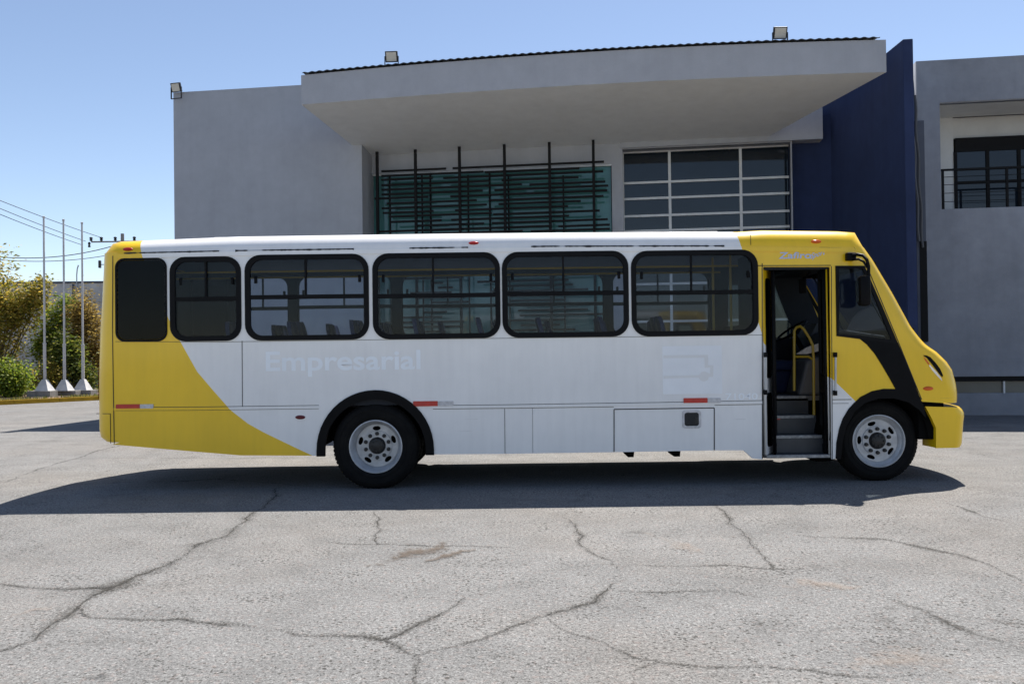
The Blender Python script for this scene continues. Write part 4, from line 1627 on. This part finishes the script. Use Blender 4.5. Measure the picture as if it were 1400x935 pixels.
zz = [R_(1340, v, TB)[1] for v in (188, 207, 231, 249, 287)]
us = [R_(u, 230, TB)[0] for u in (1306, 1350, 1393, 1436)]
bw.box(us[0], us[-1], TB - .03, TB + .08, zz[1] , zz[0])
for s_ in us:
    bw.box(s_ - .04, s_ + .04, TB - .03, TB + .06, zb0, zz[1])
for z in (zz[2], zz[3]):
    for sa, sb_ in zip(us, us[1:]):
        bw.box(sa + .04, sb_ - .04, TB - .025, TB + .05, z - .03, z + .03)
bw = bw.build("balcony_window", M_BLKFRAME, nb)
MB().box(us[0], us[-1], TB + .0, TB + .02, zb0, zz[1]).build("pane", M_BGLASS, bw)
bwl = MB()
bwl.box(sbL, us[0] - .04, TB, TB + .2, zb0, zb1)
bwl.box(us[0] - .04, us[-1] + .04, TB + .081, TB + .2, zb0, zb1)
bwl.box(us[-1] + .04, sbR, TB, TB + .2, zb0, zb1)
bwl.build("balcony_back_wall", M_LIGHTWALL, nb)
rl = MB()
zr1, zr0 = R_(1340, 231.5)[1], R_(1340, 281.5)[1]
for u in (1290, 1378, 1466):
    s_ = R_(u, 250)[0]
    rl.box(s_ - .025, s_ + .025, .03, .08, zb0, zr1)
rl.box(sbL + .02, sbR - .02, .025, .085, zr1, zr1 + .045)
rl = rl.build("balcony_railing", M_BLKFRAME, nb)
rwm = MB()
for f in (.2, .42, .64, .84):
    rwm.tube([(sbL + .03, .055, zb0 + (zr1 - zb0) * f), (sbR - .03, .055, zb0 + (zr1 - zb0) * f)], .008, 6)
rwm.build("railing_wire", M_BLKFRAME, rl)
stw = MB()
stw.box(.05, 9.01, .12, .14, zs0, zs1)
stw = stw.build("strip_window", opaque_glass("reflection_tint_glass", (0.11, 0.12, 0.11), .12), nb)  # base colour lightened to imitate the sunlit ground's reflection
sfm = MB()
for u in (1303, 1374.5, 1446):
    s_ = R_(u, 525)[0]
    sfm.box(s_ - .02, s_ + .02, .06, .119, zs0, zs1)
MB().box(.06, 9.0, .05, .115, zs1 - .12, zs1).build('window_head', M_BLKFRAME, stw)
sfm.build("window_frame", M_MULL, stw)
MB().box(.02, 11, -.035, -.001, 0.0, zs0 - .02).build("plinth", M_WALLR, nb)
# dark box and panel stand in for shade in the building gap, beside pipes
x0 = R_(1254, 400, -.05)[0]
x1 = R_(1267.5, 400, -.05)[0]
MB().box(x0, x1, -.06, .6, R_(1260, 468, -.06)[1], R_(1260, 165, -.06)[1]).build("gap_shade_box", M_BLKFRAME if False else M_DADO, nb, bevel=.01)
MB().box(x0 + .07, x1 + .004, -.075, -.06, R_(1260, 467, -.06)[1], R_(1260, 330, -.06)[1]).build("gap_shade_panel", M_BLKFRAME, nb)
MB().box(x0 - 1.2, -.001, .3, 13, 0, ztop - .25).build("link_wall", M_WALLR, nb)
pp = MB()
pts = []
for k in range(22):
    v = 122 + (330 - 122) * k / 21
    s_, z = R_(1245.5 + 11 * k / 21 + 1.0 * math.sin(k * .9), v, -.15)
    pts.append((s_, -.15, z))
pp.tube(pts, .03, 6)
pp.tube([(p[0] + .09, p[1] + .02, p[2] - .15) for p in pts], .028, 6)
pp.build("conduit", plain("grey_conduit", (0.10, 0.10, 0.105), .6), nb, smooth=True)
an = MB()
s_, z = R_(1287, 84, 1.0)
an.add([(s_ - .1, 1, ztop - .02), (s_ + .05, 1, ztop - .02), (s_ + .12, 1, ztop + .16), (s_ - .1, 1.03, ztop - .02), (s_ + .05, 1.03, ztop - .02), (s_ + .12, 1.03, ztop + .16)], [(0, 1, 2), (5, 4, 3), (0, 3, 4, 1), (1, 4, 5, 2), (2, 5, 3, 0)])
an.build("roof_bracket", M_POLE, nb)


# ---- floodlights
def floodlight(u, v, d, size, label, rz, tilt=.35):
    p = at_d(u, v, d)
    f = tag(empty("floodlight", p, rz), label, "floodlight", "black framed floodlights along the roof edge")
    h = size / 2

    def tl_(q):
        c, s_ = math.cos(tilt), math.sin(tilt)
        return Vector((q.x, q.y * c - q.z * s_, q.y * s_ + q.z * c))
    hb = MB()
    hb.box(-h, h, .0, .07, -h * .85, h * .85, tl_)
    hb.build("housing", M_DARKMETAL, f, bevel=.012)
    g = MB()
    g.box(-h * .80, h * .80, -.006, .001, -h * .68, h * .68, tl_)
    g = g.build("lens", plain("floodlight_lens", (0.55, 0.53, 0.47), .25, var=.1) if "floodlight_lens" not in bpy.data.materials else bpy.data.materials["floodlight_lens"], f)
    bk = MB()
    zb = -h * .85 - .16
    bk.box(-h - .02, -h - .004, .01, .05, zb, .02)
    bk.box(h + .004, h + .02, .01, .05, zb, .02)
    bk.box(-h - .02, h + .02, .01, .05, zb - .015, zb)
    bk.build("bracket", M_DARKMETAL, f)
    return f


floodlight(240, 120, 24.2 * KB, .29, "small square floodlight on the left end of the grey wall top, right above its corner", -.25)
floodlight(535, 78, 20.6 * KB, .29, "square floodlight on the canopy roof above the grey wall and screen", -.05)
floodlight(1067, 45.5, 19.3 * KB, .30, "square floodlight on the canopy roof close to the blue wall", -.0)

# ================================================================== LEFT BACKGROUND
k0, k1 = gnd(-120, 559.5), gnd(128, 547.5)
kd = (k1 - k0).normalized()
kn = Vector((-kd.y, kd.x, 0))
kf = lambda s_, t, z: tuple(k0 + kd * s_ + kn * t + Vector((0, 0, z)))
LK = 34
kb = MB()
for i in range(-10, 24):
    s_ = i * 1.5
    kb.add([kf(s_, 0, 0), kf(s_ + 1.49, 0, 0), kf(s_ + 1.49, .18, 0), kf(s_, .18, 0), kf(s_, .015, .15), kf(s_ + 1.49, .015, .15), kf(s_ + 1.49, .18, .15), kf(s_, .18, .15)],
           [(3, 2, 1, 0), (4, 5, 6, 7), (0, 1, 5, 4), (1, 2, 6, 5), (2, 3, 7, 6), (3, 0, 4, 7)])
tag(kb.build("kerb", M_KERBY), kind="structure")
M_SOIL = stucco("dry_soil", (0.17, 0.12, 0.085), 0.4)
so_ = MB()
so_.add([kf(-15, .18, .10), kf(36, .18, .10), kf(36, 14, .12), kf(-15, 14, .12)], [(0, 1, 2, 3)])
tag(so_.build("planting_bed", M_SOIL), kind="structure")
M_GRASS = leaf_mat("dry_grass", (0.10, 0.13, 0.02), (0.17, 0.17, 0.04), (0.24, 0.20, 0.07))
gr_ = MB()
rg_ = random.Random(11)
for _ in range(4200):
    s_, t = rg_.uniform(2, 22), .25 + abs(rg_.gauss(0, .55))
    if mnoise.noise(Vector((s_ * .8, t * 1.5, 2))) < -.08:
        continue
    a = rg_.uniform(0, math.tau)
    h = rg_.uniform(.05, .16)
    b0 = Vector(kf(s_, t, .10))
    dx_ = Vector((math.cos(a), math.sin(a), 0)) * .03
    gr_.add([b0 - dx_, b0 + dx_, b0 + Vector((rg_.uniform(-.06, .06), rg_.uniform(-.06, .06), h))], [(0, 1, 2)])
tag(gr_.build("grass", M_GRASS, recalc=False), "thin dry grass along the yellow kerb", "grass", kind="stuff")

# boundary wall
WY = 42.0
wa, wb = at_d(-700, 400, WY), at_d(420, 400, WY + 1.5)
zw = at_d(100, 387, WY + .9).z
bwl_ = tag(empty("boundary_wall", (at_d(60, 400, WY).x, CAM.y + WY, 0)), "tall grey concrete wall behind the white flagpoles", "wall")
o_ = Vector(bwl_.location)
q0, q1 = Vector((wa.x, wa.y, 0)) - o_, Vector((wb.x, wb.y, 0)) - o_
m_ = MB()
t_ = Vector((0, .25, 0))
Z_ = Vector((0, 0, 1))
m_.add([q0, q1, q1 + t_, q0 + t_, q0 + Z_ * zw, q1 + Z_ * zw, q1 + t_ + Z_ * zw, q0 + t_ + Z_ * zw], [(3, 2, 1, 0), (4, 5, 6, 7), (0, 1, 5, 4), (1, 2, 6, 5), (2, 3, 7, 6), (3, 0, 4, 7)])
m_.build("wall_panel", M_BOUND, bwl_)
for u in (-160, -30, 101.5, 232):
    p = at_d(u, 450, WY + .85 + (u - 101) * .0013) - o_
    MB().box(p.x - .06, p.x + .06, p.y - .07, p.y + .02, 0, zw - .05).build("wall_joint", M_DADO, bwl_)
m_ = MB()
m_.add([q0 + Vector((0, -.04, zw + .002)), q1 + Vector((0, -.04, zw + .002)), q1 + Vector((0, .29, zw + .002)), q0 + Vector((0, .29, zw + .002)),
        q0 + Vector((0, -.04, zw + .10)), q1 + Vector((0, -.04, zw + .10)), q1 + Vector((0, .29, zw + .10)), q0 + Vector((0, .29, zw + .10))],
       [(3, 2, 1, 0), (4, 5, 6, 7), (0, 1, 5, 4), (1, 2, 6, 5), (2, 3, 7, 6), (3, 0, 4, 7)])
m_.build("wall_coping", M_DADO, bwl_)
rod = MB()
p = at_d(105, 388, WY + 1.0)
rod.tube([(0, 0, -.3), (0, 0, .45), (.03, 0, .75), (.09, 0, .95)], .03, 6)
ro = rod.build("bent_rod", M_STEEL, None, smooth=True, loc=p)
tag(ro, "thin bent grey rod standing on top of the concrete wall", "rod")

# flagpoles on plinths
POLES = [(61.3, 534, 298, 471, 33.5, "white flagpole nearest the leaning yellow shrub, tallest of three", "low concrete plinth under the leftmost flagpole"),
         (88.3, 534, 302, 472, 34.2, "white flagpole between the two others on its pyramid foot", "low concrete plinth under the middle flagpole, set slightly back"),
         (113.6, 533, 306, 473, 34.9, "white flagpole closest to the rear of the bus", "low concrete plinth under the flagpole beside the bus tail")]
for i, (u, vb, vt, vj, d, lab, plab) in enumerate(POLES):
    base = at_d(u, vb, d)
    zt = at_d(u, vt, d).z
    zj = at_d(u, vj, d).z
    pl_ = tag(MB().box(-.46, .46, -.30, .30, .0, base.z - .06).build("plinth", M_CONC, None, bevel=.02, loc=(base.x - (.1 if i == 0 else 0), base.y + (.25 if i == 1 else 0), .06)), plab, "plinth", "concrete plinths under the flagpoles")
    f = tag(empty("flagpole", (base.x, base.y, base.z)), lab, "flagpole", "white flagpoles in front of the concrete wall")
    m_ = MB()
    w_, h_ = .27, .44
    m_.add([(-w_, -w_, 0), (w_, -w_, 0), (w_, w_, 0), (-w_, w_, 0), (-.08, -.08, h_), (.08, -.08, h_), (.08, .08, h_), (-.08, .08, h_)],
           [(3, 2, 1, 0), (4, 5, 6, 7), (0, 1, 5, 4), (1, 2, 6, 5), (2, 3, 7, 6), (3, 0, 4, 7)])
    m_.build("foot", M_POLE, f)
    MB().lathe([(.058, h_ - .02), (.058, zj - base.z), (.066, zj - base.z), (.066, zj - base.z + .06), (.04, zj - base.z + .062)], n=12, axis='Z').build("lower_tube", M_POLE, f, smooth=True)
    MB().lathe([(.040, zj - base.z + .02), (.036, zt - base.z), (.05, zt - base.z), (.05, zt - base.z + .06), (.001, zt - base.z + .08)], n=12, axis='Z').build("upper_tube", M_POLE, f, smooth=True)

# shrubs
M_LEAF_Y = leaf_mat("yellow_green_leaves", (0.12, 0.135, 0.02), (0.37, 0.33, 0.05), (0.62, 0.44, 0.09))
M_LEAF_G = leaf_mat("fresh_green_leaves", (0.06, 0.11, 0.015), (0.19, 0.27, 0.03), (0.40, 0.42, 0.05))
M_LEAF_O = leaf_mat("rusty_leaves", (0.15, 0.11, 0.03), (0.36, 0.25, 0.06), (0.54, 0.40, 0.12))
M_LEAF_D = leaf_mat("deep_green_leaves", (0.035, 0.06, 0.012), (0.11, 0.15, 0.02), (0.28, 0.27, 0.05))
M_BARK = plain("brown_stems", (0.12, 0.085, 0.05), .8)


def shrub(name, label, cat, root_px, d, blobs, nleaf, lmat, seed, llen=.22, lw=.05, droop=.5, group=None, nst=7):
    """blobs: (u, v, ru, rv, weight) clusters in photo pixels at depth d; leaves fill them in three dimensions"""
    rn = random.Random(seed)
    b0 = at_d(root_px[0], root_px[1], d)
    b0.z = .1
    r = tag(empty(name, b0), label, cat, group)
    m_ = MB()
    st = MB()
    tot = sum(b[4] for b in blobs)
    for (u, v, ru, rv, w) in blobs:
        c = at_d(u, v, d) - b0
        rx, rz = ru * d / FPX, rv * d / FPX
        ry = max(rx, .5) * .9
        nsub = max(4, int(w / tot * 60))
        subs = []
        for _ in range(nsub):
            q = Vector((rn.gauss(0, .5), rn.gauss(0, .5), rn.gauss(0, .5)))
            if q.length > 1:
                q.normalize()
            subs.append(c + Vector((q.x * rx, q.y * ry, q.z * rz)))
        for k in range(max(1, nst * w // max(1, int(tot)) if False else 2)):
            tgt = rn.choice(subs)
            rootp = Vector((rn.uniform(-.2, .2), rn.uniform(-.2, .2), -.05))
            midp = rootp.lerp(tgt, .55) + Vector((rn.uniform(-.2, .2), rn.uniform(-.1, .1), .2))
            st.tube([rootp, rootp.lerp(midp, .5) + Vector((rn.uniform(-.06, .06), 0, .05)), midp, tgt], [.035, .03, .022, .008], 5)
        nl = int(nleaf * w / tot)
        for _ in range(nl):
            s_ = rn.choice(subs)
            sp = .30 * min(rx, rz) + .12
            p = s_ + Vector((rn.gauss(0, sp), rn.gauss(0, sp), rn.gauss(0, sp)))
            if p.z < .02:
                continue
            a = rn.uniform(0, math.tau)
            dr = Vector((math.cos(a), math.sin(a), rn.uniform(-droop, .6))).normalized()
            L1 = llen * rn.uniform(.6, 1.25)
            wv = dr.cross(Vector((rn.gauss(0, 1), rn.gauss(0, 1), rn.gauss(0, 1)))).normalized() * lw * rn.uniform(.6, 1.2)
            e = p + dr * L1
            mm = p + dr * L1 * .45
            m_.add([p, mm + wv, e - Vector((0, 0, L1 * .12)), mm - wv], [(0, 1, 2, 3)])
    m_.build("crown", lmat, r, recalc=False)
    st.build("stem", M_BARK, r, smooth=True)
    return r


shrub("shrub", "large yellow green shrub at the left edge with a branch leaning toward the flagpole", "shrub", (-5, 540), 37.0,
      [(-8, 400, 24, 50, 5), (10, 455, 26, 34, 5), (30, 430, 16, 26, 3), (42, 410, 13, 15, 2.2), (54, 393, 10, 9, 1.3), (-10, 500, 22, 30, 3), (12, 420, 12, 25, 2)], 9000, M_LEAF_Y, 1, .19, .042)
shrub("shrub", "round clipped green bush beside the kerb at the left edge", "shrub", (14, 545), 33.5,
      [(18, 515, 18, 18, 3), (4, 522, 12, 19, 2), (26, 522, 9, 14, 1.2)], 5200, M_LEAF_G, 2, .12, .045)
shrub("bamboo_clump", "tall fresh green feathery clump behind the leftmost and middle flagpoles", "shrub", (75, 530), 38.5,
      [(76, 440, 14, 26, 3), (68, 480, 15, 30, 3), (90, 420, 7, 14, 1), (88, 475, 13, 32, 3), (57, 470, 8, 20, 1)], 7500, M_LEAF_G, 3, .20, .03, .3)
shrub("bamboo_clump", "rusty orange feathery clump next to the rear of the bus", "shrub", (118, 530), 38.0,
      [(112, 430, 12, 28, 2), (125, 450, 14, 38, 3), (132, 490, 14, 30, 2), (106, 460, 8, 25, 1)], 7000, M_LEAF_O, 4, .20, .03, .3)
shrub("shrub", "dark green pointed bush between the middle flagpole and the bus", "shrub", (100, 535), 36.5,
      [(100, 500, 12, 22, 2), (83, 480, 6, 22, 1.3), (115, 515, 11, 14, 1.2), (96, 478, 8, 16, 1)], 4200, M_LEAF_D, 5, .2, .04, .3)
shrub("shrub", "small yellowish bush tucked between the left and middle flagpoles", "shrub", (72, 540), 36.0,
      [(66, 513, 9, 14, 1.5), (76, 518, 11, 12, 1.5)], 2000, M_LEAF_Y, 6, .14, .04)
shrub("shrub", "low spiky grey green plant at the foot of the concrete wall", "shrub", (45, 540), 38.0,
      [(42, 527, 10, 7, 1), (30, 530, 8, 6, .7)], 700, M_LEAF_D, 8, .3, .02, -.3)

# utility pole behind the bus tail, with cables
UP_D = 62.0
ub = at_d(168, 400, UP_D)
upo = tag(empty("utility_pole", (ub.x, ub.y, 0)), "concrete utility pole with a steel crossarm behind the bus tail", "utility pole")
zc_ = at_d(150, 331, UP_D).z
MB().lathe([(.19, 0), (.12, zc_ + .6), (.001, zc_ + .6)], n=12, axis='Z').build("pole", M_CONC, upo, smooth=True)
ca = MB()
xa, xb = at_d(117, 333, UP_D).x - ub.x, at_d(195, 333, UP_D).x - ub.x
ca.box(xa + .5, xb, -.2, -.13, zc_ - .05, zc_ + .05)
ca.build("crossarm", M_CONC, upo)
ins_pts = []
for u in (126, 140, 159, 185):
    x = at_d(u, 329, UP_D).x - ub.x
    m_ = MB()
    m_.lathe([(.03, zc_ + .05), (.10, zc_ + .09), (.11, zc_ + .16), (.06, zc_ + .20), (.12, zc_ + .24), (.11, zc_ + .32), (.04, zc_ + .36), (.001, zc_ + .37)], c=(x, -.16, 0), n=10, axis='Z')
    m_.build("insulator", M_DARKMETAL, upo, smooth=True)
    ins_pts.append(Vector((ub.x + x, ub.y - .16, zc_ + .36)))
m_ = MB()
m_.lathe([(.001, -.4), (.09, -.38), (.09, -.26), (.05, -.22), (.09, -.18), (.09, -.05), (.03, 0)], c=(xa + .35, -.16, zc_), n=8, axis='Z')
m_.build("insulator", M_DARKMETAL, upo, smooth=True)
x = at_d(137, 360, UP_D).x - ub.x
z = at_d(137, 362, UP_D).z
MB().box(x - .06, x + .10, -.2, .0, z - .25, z + .3).build("fuse_cutout", M_DARKMETAL, upo, bevel=.03)
MB().tube([(x, -.1, z), (0, 0, z)], .03, 6).build("fuse_bracket", M_DARKMETAL, upo)


def cable(p0, p1, sag, r, label):
    m_ = MB()
    c0 = Vector(p0)
    pts = []
    for k in range(49):
        t = -1.0 + 2.0 * k / 48
        pts.append(c0.lerp(p1, t) - c0 - Vector((0, 0, sag * 4 * t * (1 - t))))
    m_.tube(pts, r, 5)
    tag(m_.build("power_cable", M_DARKMETAL, None, smooth=True, loc=c0), label, "cable", "overhead cables at the left")


cable(at_d(-60, 250, 48), at_d(140, 325.5, UP_D), .10, .022, "topmost thin power cable running down to the crossarm")
cable(at_d(-60, 259.5, 48), at_d(117, 330, UP_D), .10, .022, "second thin power cable from the top, ending at the crossarm tip")
cable(at_d(-60, 268, 48), at_d(112, 335, UP_D), .10, .022, "third thin power cable from the top, just under the other two")
cable(at_d(-90, 336, 55), at_d(172, 331, UP_D), .98, .03, "thick sagging lower cable rising toward the bus tail")
cable(at_d(-90, 341, 55), at_d(172, 344, UP_D), .75, .024, "thin sagging lower cable beneath the thick one")
